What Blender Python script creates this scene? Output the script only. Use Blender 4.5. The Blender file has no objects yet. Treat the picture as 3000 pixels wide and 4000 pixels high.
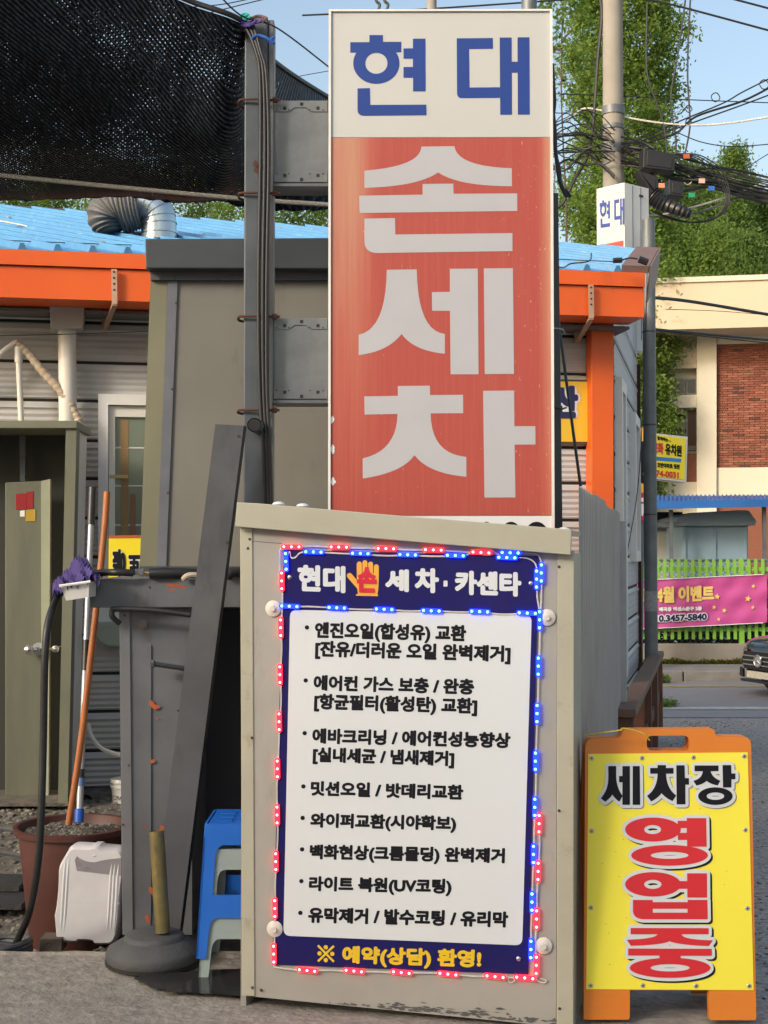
import bpy, math, random
import numpy as np
from mathutils import Vector as V, Matrix
from mathutils.geometry import tessellate_polygon
random.seed(7); rng = np.random.default_rng(7)
S = bpy.context.scene; C = S.collection
# ---------------------------------------------------------------- camera
F = 5200.0; H = 1.64; PT = math.atan(170/F)
cd = bpy.data.cameras.new('camera'); cam = bpy.data.objects.new('camera', cd); C.objects.link(cam)
cd.sensor_fit = 'VERTICAL'; cd.sensor_height = 36; cd.lens = 36*F/4000; cd.clip_start = .05; cd.clip_end = 3000
cam.location = (0, 0, H); cam.rotation_euler = (math.pi/2+PT, 0, 0); S.camera = cam
# ---------------------------------------------------------------- light
W = bpy.data.worlds.new('World'); S.world = W; W.use_nodes = True
nt = W.node_tree; bg = nt.nodes['Background']; sky = nt.nodes.new('ShaderNodeTexSky')
SUN_EL, SUN_AZ = math.radians(25), math.radians(228)      # azimuth clockwise from +Y: low sun behind the camera, to the left
sky.sky_type = 'NISHITA'; sky.sun_disc = False; sky.sun_elevation = SUN_EL; sky.sun_rotation = SUN_AZ
sky.air_density = 1.3; sky.dust_density = 5.0; sky.ozone_density = 0.4
nt.links.new(sky.outputs[0], bg.inputs[0]); bg.inputs[1].default_value = 0.15
sd = bpy.data.lights.new('sun', 'SUN'); sun = bpy.data.objects.new('sun', sd); C.objects.link(sun)
sd.energy = 1.05; sd.angle = math.radians(10); sd.color = (1, .985, .95)
dirv = V((math.sin(SUN_AZ)*math.cos(SUN_EL), math.cos(SUN_AZ)*math.cos(SUN_EL), math.sin(SUN_EL)))
sun.rotation_euler = dirv.to_track_quat('Z', 'Y').to_euler(); sun.location = (-5, -5, 12)
S.view_settings.view_transform = 'Standard'; S.view_settings.look = 'None'; S.view_settings.exposure = 0.84
S.view_settings.gamma = 1; S.view_settings.use_curve_mapping = False
# ---------------------------------------------------------------- geometry helpers
cs, sn = math.cos(PT), math.sin(PT)
def ray(u, v):
    x = (u-1500)/F; z = (2000-v)/F
    return V((x, cs-z*sn, sn+z*cs))
def R(u, v, Y):
    d = ray(u, v); t = Y/d.y; return V((d.x*t, Y, H+d.z*t))
def G(u, v, z=0.0):
    d = ray(u, v); t = (z-H)/d.z; return V((d.x*t, d.y*t, z))
class Pl:                                                   # a plane with a right axis, an up axis and a normal towards the viewer
    def __init__(s, o, ex, ey=V((0, 0, 1))):
        s.o = V(o); s.x = V(ex).normalized(); s.n = s.x.cross(V(ey)).normalized(); s.y = s.n.cross(s.x).normalized()
    def hit(s, u, v, c=0):
        d = ray(u, v); c0 = V((0, 0, H)); t = (s.o+s.n*c-c0).dot(s.n)/d.dot(s.n); p = c0+d*t-s.o
        return (p.dot(s.x), p.dot(s.y))
    def w(s, a, b, c=0): return s.o+s.x*a+s.y*b+s.n*c
    def px(s, u, v, c=0): a, b = s.hit(u, v, c); return s.w(a, b, c)
ORG = {}
def thing(name, label, cat, loc=(0, 0, 0), group=None):
    o = bpy.data.objects.new(name, None); C.objects.link(o); o.location = loc; o.empty_display_size = .05
    o['label'] = label; o['category'] = cat
    if group: o['group'] = group
    ORG[o] = V(loc); return o
class M:
    def __init__(s): s.v = []; s.f = []
    def add(s, vs, fs):
        n = len(s.v); s.v += [V(p) for p in vs]; s.f += [tuple(n+i for i in f) for f in fs]; return s
    def quad(s, a, b, c, d): return s.add([a, b, c, d], [(0, 1, 2, 3)])
    def prism(s, poly, ext):                                # poly: 3-D points, ext: vector
        n = len(poly); ext = V(ext); p = [V(q) for q in poly]
        return s.add(p+[q+ext for q in p], [tuple(range(n))[::-1], tuple(range(n, 2*n))]+[(i, (i+1) % n, n+(i+1) % n, n+i) for i in range(n)])
    def box(s, a, b):
        x0, y0, z0 = a; x1, y1, z1 = b
        return s.prism([(x0, y0, z0), (x1, y0, z0), (x1, y1, z0), (x0, y1, z0)], (0, 0, z1-z0))
    def pan(s, pl, pts, c0, c1):                            # pixel outline on a plane, thick from c0 to c1
        q = [pl.hit(u, v, c1) for u, v in pts]
        return s.prism([pl.w(a, b, c0) for a, b in q], pl.n*(c1-c0))
    def tube(s, pts, r, n=8, cap=True):
        pts = [V(p) for p in pts]; m = len(pts); rr = r if hasattr(r, '__len__') else [r]*m; base = len(s.v); up = None
        for i, p in enumerate(pts):
            t = (pts[min(i+1, m-1)]-pts[max(i-1, 0)]).normalized()
            if up is None: up = t.orthogonal().normalized()
            up = (up-t*up.dot(t)); up = up.normalized() if up.length > 1e-6 else t.orthogonal().normalized()
            w_ = t.cross(up)
            for k in range(n):
                a = 2*math.pi*k/n; s.v.append(p+(up*math.cos(a)+w_*math.sin(a))*rr[i])
        for i in range(m-1):
            for k in range(n):
                a = base+i*n+k; b = base+i*n+(k+1) % n; s.f.append((a, b, b+n, a+n))
        if cap: s.f.append(tuple(base+k for k in range(n))[::-1]); s.f.append(tuple(base+(m-1)*n+k for k in range(n)))
        return s
    def lathe(s, c, prof, n=32, ax=V((0, 0, 1))):
        c = V(c); ax = V(ax).normalized(); e1 = ax.orthogonal().normalized(); e2 = ax.cross(e1); base = len(s.v); m = len(prof)
        for r, h in prof:
            for k in range(n):
                a = 2*math.pi*k/n; s.v.append(c+ax*h+(e1*math.cos(a)+e2*math.sin(a))*r)
        for i in range(m-1):
            for k in range(n):
                a = base+i*n+k; b = base+i*n+(k+1) % n; s.f.append((a, b, b+n, a+n))
        if prof[0][0] > 1e-5: s.f.append(tuple(base+k for k in range(n))[::-1])
        if prof[-1][0] > 1e-5: s.f.append(tuple(base+(m-1)*n+k for k in range(n)))
        return s
    def beam(s, a, b, w_, d_, side=V((1, 0, 0))):
        a = V(a); b = V(b); t = (b-a).normalized(); x = (V(side)-t*V(side).dot(t)).normalized(); y = t.cross(x)
        return s.prism([a+x*w_/2*i+y*d_/2*j for i, j in ((-1, -1), (1, -1), (1, 1), (-1, 1))], b-a)
    def flat(s, loops, fn):                                 # tessellated outline with holes; fn maps (a,b) -> 3-D
        tr = tessellate_polygon([[V((a, b, 0)) for a, b in l] for l in loops]); pts = [fn(a, b) for l in loops for a, b in l]
        return s.add(pts, [tuple(t) for t in tr])
    def slab(s, loops, f0, f1):                             # outline with holes, two faces and walls
        s.flat(loops, f1); s.flat(loops, f0)
        for l in loops:
            n = len(l); s.add([f0(a, b) for a, b in l]+[f1(a, b) for a, b in l], [(i, (i+1) % n, n+(i+1) % n, n+i) for i in range(n)])
        return s
    def build(s, name, m, parent=None, smooth=False, label=None, cat=None, group=None, kind=None, bevel=0, normals=True):
        if parent is None:
            xs = [p.x for p in s.v]; ys = [p.y for p in s.v]; o_ = V(((min(xs)+max(xs))/2, (min(ys)+max(ys))/2, min(p.z for p in s.v)))
            if kind == 'structure': o_ = V((0, 0, 0))
        else: o_ = ORG[parent]
        me = bpy.data.meshes.new(name); me.from_pydata([tuple(p-o_) for p in s.v], [], s.f)
        if m: me.materials.append(m)
        if normals:
            import bmesh
            b = bmesh.new(); b.from_mesh(me); bmesh.ops.recalc_face_normals(b, faces=b.faces); b.to_mesh(me); b.free()
        if smooth:
            me.polygons.foreach_set('use_smooth', [True]*len(me.polygons)); me.set_sharp_from_angle(angle=math.radians(38))
        o = bpy.data.objects.new(name, me); C.objects.link(o); ORG[o] = o_
        if parent is None: o.location = o_
        else: o.parent = parent
        if bevel:
            bv = o.modifiers.new('bevel', 'BEVEL'); bv.width = bevel; bv.segments = 2; bv.limit_method = 'ANGLE'; bv.angle_limit = math.radians(40)
        if label: o['label'] = label
        if cat: o['category'] = cat
        if group: o['group'] = group
        if kind: o['kind'] = kind
        return o
def smooth_pts(pts, k=6):
    pts = [V(p) for p in pts]; out = []
    for i in range(len(pts)-1):
        p0 = pts[max(i-1, 0)]; p1 = pts[i]; p2 = pts[i+1]; p3 = pts[min(i+2, len(pts)-1)]
        for j in range(k):
            t = j/k; out.append(.5*((2*p1)+(p2-p0)*t+(2*p0-5*p1+4*p2-p3)*t*t+(3*p1-p0-3*p2+p3)*t*t*t))
    return out+[pts[-1]]
# ---------------------------------------------------------------- materials
def NN(t, kind, **kw):
    n = t.nodes.new(kind)
    for k, v in kw.items(): setattr(n, k, v)
    return n
def c4(c): return (c[0], c[1], c[2], 1)
MATS = {}
def mat(name, col, col2=None, scale=5, rough=.6, metal=0, bump=0, bscale=80, stretch=(1, 1, 1), dirt=None, damt=.5, dscale=3, dstretch=(1, 1, 1), spec=.5, alpha=None, trans=0, coat=0, rot=(0, 0, 0), rvar=.12):
    if name in MATS: return MATS[name]
    m = bpy.data.materials.new(name); m.use_nodes = True; t = m.node_tree; L = t.links.new; b = t.nodes['Principled BSDF']
    b.inputs['Roughness'].default_value = rough; b.inputs['Metallic'].default_value = metal; b.inputs['Specular IOR Level'].default_value = spec
    b.inputs['Transmission Weight'].default_value = trans; b.inputs['Coat Weight'].default_value = coat; b.inputs['Coat Roughness'].default_value = .08
    tc = NN(t, 'ShaderNodeTexCoord'); mp = NN(t, 'ShaderNodeMapping'); mp.inputs['Scale'].default_value = stretch; mp.inputs['Rotation'].default_value = rot
    L(tc.outputs['Object'], mp.inputs[0])
    col2 = col2 or tuple(c*.82 for c in col)
    n1 = NN(t, 'ShaderNodeTexNoise'); n1.inputs['Scale'].default_value = scale; n1.inputs['Detail'].default_value = 7; n1.inputs['Roughness'].default_value = .62
    L(mp.outputs[0], n1.inputs['Vector'])
    r1 = NN(t, 'ShaderNodeValToRGB'); r1.color_ramp.elements[0].position = .32; r1.color_ramp.elements[1].position = .68
    r1.color_ramp.elements[0].color = c4(col2); r1.color_ramp.elements[1].color = c4(col); L(n1.outputs['Fac'], r1.inputs[0])
    out = r1.outputs[0]
    if dirt:
        md = NN(t, 'ShaderNodeMapping'); md.inputs['Scale'].default_value = dstretch; md.inputs['Location'].default_value = (3.1, 7.7, 1.3); L(tc.outputs['Object'], md.inputs[0])
        n2 = NN(t, 'ShaderNodeTexNoise'); n2.inputs['Scale'].default_value = dscale; n2.inputs['Detail'].default_value = 9; n2.inputs['Roughness'].default_value = .72; L(md.outputs[0], n2.inputs['Vector'])
        r2 = NN(t, 'ShaderNodeValToRGB'); r2.color_ramp.elements[0].position = 1-damt-.02 if damt < .5 else .5; r2.color_ramp.elements[1].position = min(1, r2.color_ramp.elements[0].position+.22)
        L(n2.outputs['Fac'], r2.inputs[0]); mx = NN(t, 'ShaderNodeMix', data_type='RGBA'); L(r2.outputs[0], mx.inputs[0]); L(out, mx.inputs[6]); mx.inputs[7].default_value = c4(dirt); out = mx.outputs[2]
    L(out, b.inputs['Base Color'])
    mr = NN(t, 'ShaderNodeMapRange'); mr.inputs['To Min'].default_value = max(0.02, rough-rvar); mr.inputs['To Max'].default_value = min(1, rough+rvar); L(n1.outputs['Fac'], mr.inputs[0]); L(mr.outputs[0], b.inputs['Roughness'])
    if bump:
        n3 = NN(t, 'ShaderNodeTexNoise'); n3.inputs['Scale'].default_value = bscale; n3.inputs['Detail'].default_value = 5; L(mp.outputs[0], n3.inputs['Vector'])
        bp = NN(t, 'ShaderNodeBump'); bp.inputs['Strength'].default_value = bump; bp.inputs['Distance'].default_value = .01; L(n3.outputs['Fac'], bp.inputs['Height']); L(bp.outputs[0], b.inputs['Normal'])
    if alpha is not None: b.inputs['Alpha'].default_value = alpha
    MATS[name] = m; return m
def emit(name, col, st, base=(.5, .5, .5)):
    m = bpy.data.materials.new(name); m.use_nodes = True; b = m.node_tree.nodes['Principled BSDF']
    b.inputs['Base Color'].default_value = c4(base); b.inputs['Emission Color'].default_value = c4(col); b.inputs['Emission Strength'].default_value = st; b.inputs['Roughness'].default_value = .3
    return m
def leafmat(name, c1, c2, c3):
    m = bpy.data.materials.new(name); m.use_nodes = True; t = m.node_tree; L = t.links.new; t.nodes.remove(t.nodes['Principled BSDF'])
    g = NN(t, 'ShaderNodeNewGeometry'); r = NN(t, 'ShaderNodeValToRGB'); e = r.color_ramp.elements; e[0].color = c4(c1); e[1].color = c4(c3); e2 = e.new(.5); e2.color = c4(c2)
    L(g.outputs['Random Per Island'], r.inputs[0])
    d = NN(t, 'ShaderNodeBsdfDiffuse'); tr = NN(t, 'ShaderNodeBsdfTranslucent'); mx = NN(t, 'ShaderNodeMixShader'); mx.inputs[0].default_value = .6
    L(r.outputs[0], d.inputs[0]); L(r.outputs[0], tr.inputs[0]); L(d.outputs[0], mx.inputs[1]); L(tr.outputs[0], mx.inputs[2]); L(mx.outputs[0], t.nodes['Material Output'].inputs[0])
    return m
cream = mat('cream_steel', (.345, .333, .305), (.305, .293, .266), scale=3, rough=.42, dirt=(.24, .215, .18), damt=.42, dscale=4, dstretch=(1.5, 1.5, .5), bump=.22, bscale=3.5)
cream_trim = mat('cream_trim', (.41, .395, .31), (.36, .347, .275), scale=4, rough=.4, dirt=(.27, .21, .145), damt=.39, dscale=9, bump=.05, bscale=9)
olive = mat('olive_panel', (.165, .17, .12), (.125, .13, .09), scale=2, rough=.5, dirt=(.08, .07, .05), damt=.3, dscale=6, dstretch=(2, 2, .5))
boxside = mat('weathered_beige', (.18, .174, .152), (.145, .14, .122), scale=1.6, rough=.55, dirt=(.09, .085, .07), damt=.4, dscale=4, dstretch=(2, 2, .6))
slate = mat('slate_cap', (.052, .062, .072), (.037, .044, .052), scale=3, rough=.45, dirt=(.11, .11, .105), damt=.33, dscale=5)
greytrim = mat('grey_trim', (.13, .14, .165), (.10, .11, .13), scale=8, rough=.5)
galv = mat('galvanised', (.165, .18, .19), (.11, .122, .13), scale=7, rough=.5, metal=.35, dirt=(.12, .09, .07), damt=.32, dscale=6, dstretch=(2, 2, .6), bump=.04, bscale=30)
galv_dark = mat('galvanised_dark', (.115, .13, .14), (.075, .085, .095), scale=9, rough=.55, metal=.3, dirt=(.10, .07, .05), damt=.32, dscale=8, dstretch=(2, 2, .4))
greypaint = mat('grey_paint', (.14, .147, .16), (.10, .105, .118), scale=3, rough=.45, dirt=(.075, .075, .08), damt=.42, dscale=4, dstretch=(3, 3, .6), bump=.3, bscale=5)
plank_m = mat('grey_plank', (.10, .104, .115), (.07, .073, .082), scale=4, rough=.5, dirt=(.055, .055, .06), damt=.42, dscale=4, dstretch=(2, 2, .5), bump=.3, bscale=4)
rustchip = mat('orange_primer', (.42, .10, .035), (.34, .07, .025), scale=20, rough=.7)
rust = mat('rust', (.10, .04, .025), (.06, .025, .018), scale=30, rough=.85, bump=.2, bscale=120)
orange = mat('orange_fascia', (.74, .12, .014), (.68, .10, .012), scale=1.2, rough=.42, dirt=(.46, .10, .03), damt=.41, dscale=5, dstretch=(1.5, 1.5, .4), bump=.1, bscale=3)
blueroof = mat('blue_roof', (.085, .29, .53), (.065, .235, .45), scale=3, rough=.4, dirt=(.22, .36, .46), damt=.42, dscale=7, dstretch=(.5, 3, 1))
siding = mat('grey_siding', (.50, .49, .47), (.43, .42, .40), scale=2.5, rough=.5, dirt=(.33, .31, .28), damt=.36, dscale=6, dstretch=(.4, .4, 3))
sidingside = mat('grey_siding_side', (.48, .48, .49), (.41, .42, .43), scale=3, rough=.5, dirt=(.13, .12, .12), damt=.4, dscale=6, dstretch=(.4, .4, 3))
white = mat('white_paint', (.74, .73, .70), (.66, .65, .61), scale=4, rough=.45, dirt=(.45, .41, .34), damt=.3, dscale=8)
pvc = mat('white_pvc', (.72, .69, .62), (.62, .59, .52), scale=3, rough=.4, dirt=(.40, .35, .27), damt=.33, dscale=5, dstretch=(1, 1, .3))
black = mat('black_rubber', (.018, .018, .02), (.012, .012, .013), scale=20, rough=.45)
blackp = mat('black_plastic', (.02, .02, .022), (.014, .014, .015), scale=9, rough=.4)
dark = mat('dark_gap', (.012, .012, .014), rough=.8)
steel = mat('bright_steel', (.55, .55, .55), (.42, .42, .42), scale=20, rough=.3, metal=.9)
screwm = mat('screw_metal', (.08, .07, .065), (.05, .045, .04), scale=50, rough=.5, metal=.5)
concrete = mat('concrete_slab', (.33, .30, .262), (.19, .172, .15), scale=16, rough=.82, dirt=(.15, .13, .11), damt=.44, dscale=4.5, dstretch=(.8, 1.3, 1), bump=1.0, bscale=38, stretch=(1, 1.15, 1))
asphalt = mat('rough_asphalt', (.42, .39, .35), (.14, .132, .12), scale=42, rough=.8, dirt=(.30, .285, .26), damt=.4, dscale=1.5, bump=1.0, bscale=70)
roadm = mat('smooth_road', (.24, .24, .245), (.20, .20, .205), scale=20, rough=.75, dirt=(.19, .185, .18), damt=.4, dscale=.6, dstretch=(.3, 1, 1), bump=.3, bscale=60)
dirtm = mat('gritty_dirt', (.14, .125, .10), (.06, .053, .045), scale=14, rough=.95, dirt=(.25, .23, .2), damt=.4, dscale=9, bump=1.0, bscale=30)
wet = mat('wet_concrete', (.035, .033, .03), (.02, .02, .02), scale=4, rough=.10, rvar=.06, spec=.6)
redm = mat('red_paint', (.30, .015, .02), (.24, .012, .016), rough=.4)
# ---------------------------------------------------------------- lettering
def glyph(body, off=0.0, res=3):
    t = bpy.data.curves.new('tmp', 'FONT'); t.body = body; t.offset = off; t.resolution_u = res
    o = bpy.data.objects.new('tmp', t); C.objects.link(o); bpy.context.view_layer.update()
    me = bpy.data.meshes.new_from_object(o.evaluated_get(bpy.context.evaluated_depsgraph_get()))
    vs = [(p.co.x, p.co.y) for p in me.vertices]; fs = [tuple(p.vertices) for p in me.polygons]
    bpy.data.objects.remove(o); bpy.data.curves.remove(t); bpy.data.meshes.remove(me); return vs, fs
def fatten(pl, pts2, fs, c, r, n):                          # one sheet, or n sheets spread round a circle so that strokes grow thicker
    m = M(); st = .00006
    offs = [(0, 0)]+([(r*math.cos(2*math.pi*k/n), r*math.sin(2*math.pi*k/n)) for k in range(n)] if r else [])
    for k, (dx, dy) in enumerate(offs): m.add([pl.w(a+dx, b+dy, c+k*st) for a, b in pts2], fs)
    return m
def text(name, body, pl, L_, R_, mt, parent, c=.002, off=.02, r=0, n=6, res=3, shift=(0, 0), rotate=0, skew=None, ref=False, **kw):
    # L_ = (u, vtop, vbottom) at the left end, R_ = (u, vtop) at the right end
    vs, fs = glyph(body, off, res)
    if rotate: vs = [(-y, x) for x, y in vs]
    x0 = min(p[0] for p in vs); x1 = max(p[0] for p in vs); y0 = min(p[1] for p in vs); y1 = max(p[1] for p in vs)
    if ref: g0 = glyph(body[0], off, 2)[0]; y0 = min(p[1] for p in g0); y1 = max(p[1] for p in g0)
    tl = V(pl.hit(L_[0], L_[1], c)); bl = V(pl.hit(L_[0], L_[2], c)); tr = V(pl.hit(R_[0], R_[1], c))
    if skew is not None: bl = V(pl.hit(skew, L_[2], c))
    ix = r*.9/max((tr-tl).length, 1e-6); iy = r*.9/max((bl-tl).length, 1e-6); pts = []
    for x, y in vs:
        s_ = ix+(1-2*ix)*(x-x0)/(x1-x0); t_ = iy+(1-2*iy)*(y1-y)/(y1-y0); p = tl+(tr-tl)*s_+(bl-tl)*t_; pts.append((p.x+shift[0], p.y+shift[1]))
    return fatten(pl, pts, fs, c, r, n).build(name, mt, parent, normals=False, **kw)
def outline(spec):                                          # points with quadratic curves: (x,y) or ('q',cx,cy,x,y)
    pts = []
    for s_ in spec:
        if s_[0] == 'q':
            x0, y0 = pts[-1]; _, cx, cy, x1, y1 = s_
            for k in range(1, 11):
                t = k/10; pts.append(((1-t)**2*x0+2*t*(1-t)*cx+t*t*x1, (1-t)**2*y0+2*t*(1-t)*cy+t*t*y1))
        else: pts.append(s_)
    return pts
def ell(cx, cy, rx, ry, n=40): return [(cx+rx*math.cos(2*math.pi*k/n), cy+ry*math.sin(2*math.pi*k/n)) for k in range(n)]
def letter(name, shapes, pl, mp, mt, parent, c=.002, r=0, n=14, shift=(0, 0), **kw):
    m = M()
    for i, loops in enumerate(shapes):
        L2 = [[pl.hit(*mp(x, y), c) for x, y in l] for l in loops]; L2 = [[(a+shift[0], b+shift[1]) for a, b in l] for l in L2]
        tr = tessellate_polygon([[V((a, b, 0)) for a, b in l] for l in L2]); pts = [p for l in L2 for p in l]
        f = fatten(pl, pts, [tuple(t) for t in tr], c+i*.0002, r, n); m.add(f.v, f.f)
    return m.build(name, mt, parent, normals=False, **kw)
O = outline
# ================================================================ THE GROUND
def gz(x): return -.03*max(0, min(1, (x+.5)/1.1))
m = M(); m.quad((-400, -30, -.25), (.3, -30, -.25), (.3, 900, -.25), (-400, 900, -.25)); m.quad((.3, -30, -.034), (400, -30, -.034), (400, 900, -.034), (.3, 900, -.034)); m.quad((.3, -30, -.25), (.3, 900, -.25), (.3, 900, -.034), (.3, -30, -.034))
m.build('ground', asphalt, kind='structure')
# near concrete slab with an uneven edge
edge = []
pts = [(-9, 5.56), (-2.2, 5.55), (-1.45, 5.58), (-.9, 5.57), (-.3, 5.6), (.3, 6.1), (.72, 6.6), (1.0, 7.2), (1.3, 7.6), (1.42, 7.2), (1.3, 6.6), (1.38, 6.0), (1.3, 5.4), (1.36, 4.9), (1.24, 4.5), (1.3, 3.5), (1.2, 0), (1.2, -20), (-9, -20)]
for i in range(len(pts)):
    a = V((*pts[i], 0)); b = V((*pts[(i+1) % len(pts)], 0)); n = 10 if (a-b).length < 5 else 3
    for k in range(n):
        p = a.lerp(b, k/n); edge.append((p.x+(random.uniform(-.02, .02) if n == 10 else 0), p.y+(random.uniform(-.012, .012) if n == 10 else 0)))
M().slab([edge], lambda a, b: V((a, b, -.35)), lambda a, b: V((a, b, gz(a)))).build('concrete_pavement', concrete, kind='structure')
# gritty yard behind the slab, rising to the workshop wall
m = M(); nx, ny = 90, 70
for j in range(ny+1):
    for i in range(nx+1):
        x = -6+7.0*i/nx; y = 5.45+4.6*j/ny; t = min(1, max(0, (y-6.1)/1.8))
        m.v.append(V((x, y, -.17+.285*t+random.uniform(-.008, .008)*(1 if y > 5.6 else 0))))
for j in range(ny):
    for i in range(nx):
        a = j*(nx+1)+i; m.f.append((a, a+1, a+nx+2, a+nx+1))
m.build('yard_ground', dirtm, kind='structure')
def stones(name, cnt, fx, mt, smin, smax, **kw):
    m = M(); ico = [(0, 0, 1), (.9, 0, .4), (.28, .85, .4), (-.72, .53, .4), (-.72, -.53, .4), (.28, -.85, .4), (.72, .53, -.4), (-.28, .85, -.4), (-.9, 0, -.4), (-.28, -.85, -.4), (.72, -.53, -.4), (0, 0, -1)]
    fc = [(0, 1, 2), (0, 2, 3), (0, 3, 4), (0, 4, 5), (0, 5, 1), (1, 6, 2), (2, 7, 3), (3, 8, 4), (4, 9, 5), (5, 10, 1), (6, 7, 2), (7, 8, 3), (8, 9, 4), (9, 10, 5), (10, 6, 1)]
    for _ in range(cnt):
        x, y, z = fx(); s_ = random.uniform(smin, smax)**1.0; q = [random.uniform(.6, 1.2) for _ in range(12)]; a = random.uniform(0, 6)
        ca, sa = math.cos(a), math.sin(a)
        m.add([(x+s_*q[i]*(p[0]*ca-p[1]*sa), y+s_*q[i]*(p[0]*sa+p[1]*ca), z+s_*.6*q[i]*p[2]) for i, p in enumerate(ico)], fc)
    return m.build(name, mt, kind='stuff', normals=False, **kw)
gritm = mat('slab_grit', (.17, .15, .125), (.06, .053, .045), scale=6, rough=.9)
def gslab():
    x = random.uniform(-1.6, 1.3); y = random.uniform(4.2, 5.5); return x, y, gz(x)
stones('slab_grit', 1500, gslab, gritm, .001, .0038)
gravelm = mat('gravel_stone', (.22, .205, .175), (.09, .082, .07), scale=6, rough=.9)
def gyard():
    x = random.uniform(-2.9, -.9); y = random.uniform(5.62, 8.5); t = min(1, max(0, (y-6.1)/1.8)); return x, y, -.17+.285*t
stones('gravel', 2600, gyard, gravelm, .008, .028)
def gside():
    y = random.uniform(4.0, 13.5); x = random.uniform(1.25, 1.6)+max(0, y-7)*.25+abs(random.gauss(0, .3)); return x, y, -.034
stones('loose_grit', 2600, gside, mat('grit_stone', (.16, .155, .15), (.05, .05, .052), scale=6, rough=.9), .003, .012)
# road with its painted lines, kerb, footway
M().quad((-60, 14.2, -.028), (90, 13.2, -.028), (90, 17.7, -.028), (-60, 17.7, -.028)).build('road', roadm, kind='structure')
yl = mat('yellow_line', (.50, .36, .10), (.30, .24, .12), scale=12, rough=.7); wl = mat('white_line', (.48, .47, .44), (.30, .30, .28), scale=9, rough=.7)
M().quad((-60, 16.95, -.022), (90, 16.95, -.022), (90, 17.07, -.022), (-60, 17.07, -.022)).build('yellow_line', yl, kind='structure')
M().quad((-60, 14.70, -.022), (90, 14.10, -.022), (90, 14.36, -.022), (-60, 14.96, -.022)).build('white_line', wl, kind='structure')
kerbm = mat('kerb_stone', (.27, .26, .24), (.19, .185, .17), scale=5, rough=.85, dirt=(.11, .105, .09), damt=.4, dscale=4, bump=.4, bscale=40)
ks = M().box((0, 0, 0), (.98, .16, .16)).build('kerb_stone', kerbm, kind='structure', bevel=.012)
ks.location = (-2.02, 17.7, -.05)
root_k = thing('kerb', 'row of pale grey granite kerb stones along the far side of the road', 'kerb', (0, 17.7, -.05))
ks.parent = root_k; ks.location = (-2.02, 0, 0); del ks['kind']; ks.name = 'stone'
for i in range(1, 11):
    k = ks.copy(); C.objects.link(k); k.parent = root_k; k.location = (-2.02+i*1.0, random.uniform(-.006, .006), random.uniform(-.004, .004))
M().box((-60, 17.87, -.3), (90, 60, .095)).build('pavement', mat('footway', (.24, .23, .215), (.17, .165, .155), scale=3, rough=.85, dirt=(.10, .1, .09), damt=.4, dscale=2, bump=.4), kind='structure')
# unseen three storey building, added behind the viewer to shade the yard
nb = thing('added_shade_building', 'unseen three storey beige building added behind the viewer to shade the yard', 'building', (-14, -12, 0))
nbm = mat('added_building_wall', (.34, .31, .27), (.30, .27, .235), scale=1, rough=.85)
M().box((-26, -21, -.1), (-3.0, -12, 11.6)).build('wall', nbm, nb); M().box((-26.2, -21.2, 11.6), (-2.8, -11.8, 11.9)).build('parapet', nbm, nb)
for i in range(7):
    for j in range(3):
        w_ = M().box((-25.4+i*3.3, -12.0, 1.2+j*3.2), (-23.6+i*3.3, -11.95, 2.8+j*3.2)).build('window', mat('added_building_frame', (.4, .4, .4), rough=.5), nb)
        M().box((-25.32+i*3.3, -11.95, 1.28+j*3.2), (-23.68+i*3.3, -11.94, 2.72+j*3.2)).build('pane', mat('added_building_glass', (.05, .06, .07), rough=.1), w_)
# ================================================================ WORKSHOP BUILDING
E0, E1 = R(0, 975, 8.2), R(2515, 1068, 8.9)
ex = (E1-E0); ex.z = 0; ex.normalize(); back = V((.25, 1, 0)).normalized()
ws = thing('workshop', 'low workshop with grey siding, orange eaves and a blue ribbed roof', 'building', (-.5, 9.2, 0))
EV = Pl(R(0, 975, 8.2), ex)                                  # vertical plane of the eave front
WP = Pl(R(0, 2170, 8.7), (R(2395, 2170, 9.4)-R(0, 2170, 8.7)))   # front wall plane
Lx = 8.0
def evp(u, v, c=0): return EV.px(u, v, c)
# fascia: upper lip and lower board, run on to the left beyond the frame
def fas(name, v0l, v0r, v1l, v1r, c0, c1):
    a = EV.hit(0, v0l); b = EV.hit(2515, v0r); c = EV.hit(0, v1l); d = EV.hit(2515, v1r); zt = (a[1]+b[1])/2; zb = (c[1]+d[1])/2
    M().prism([EV.w(-4, zt, c0), EV.w(b[0], zt, c0), EV.w(b[0], zb, c0), EV.w(-4, zb, c0)], EV.n*(c1-c0)).build(name, orange, ws)
fas('fascia', 975, 1068, 1038, 1118, -.3, .02); fas('fascia', 1041, 1121, 1165, 1235, -.3, 0)
a, b = EV.hit(2515, 1068); M().prism([EV.w(-4, -.33, -.62), EV.w(a, -.33, -.62), EV.w(a, -.33, -.28), EV.w(-4, -.33, -.28)], (0, 0, .02)).build('soffit', mat('soffit', (.16, .155, .15), rough=.7), ws)
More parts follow.
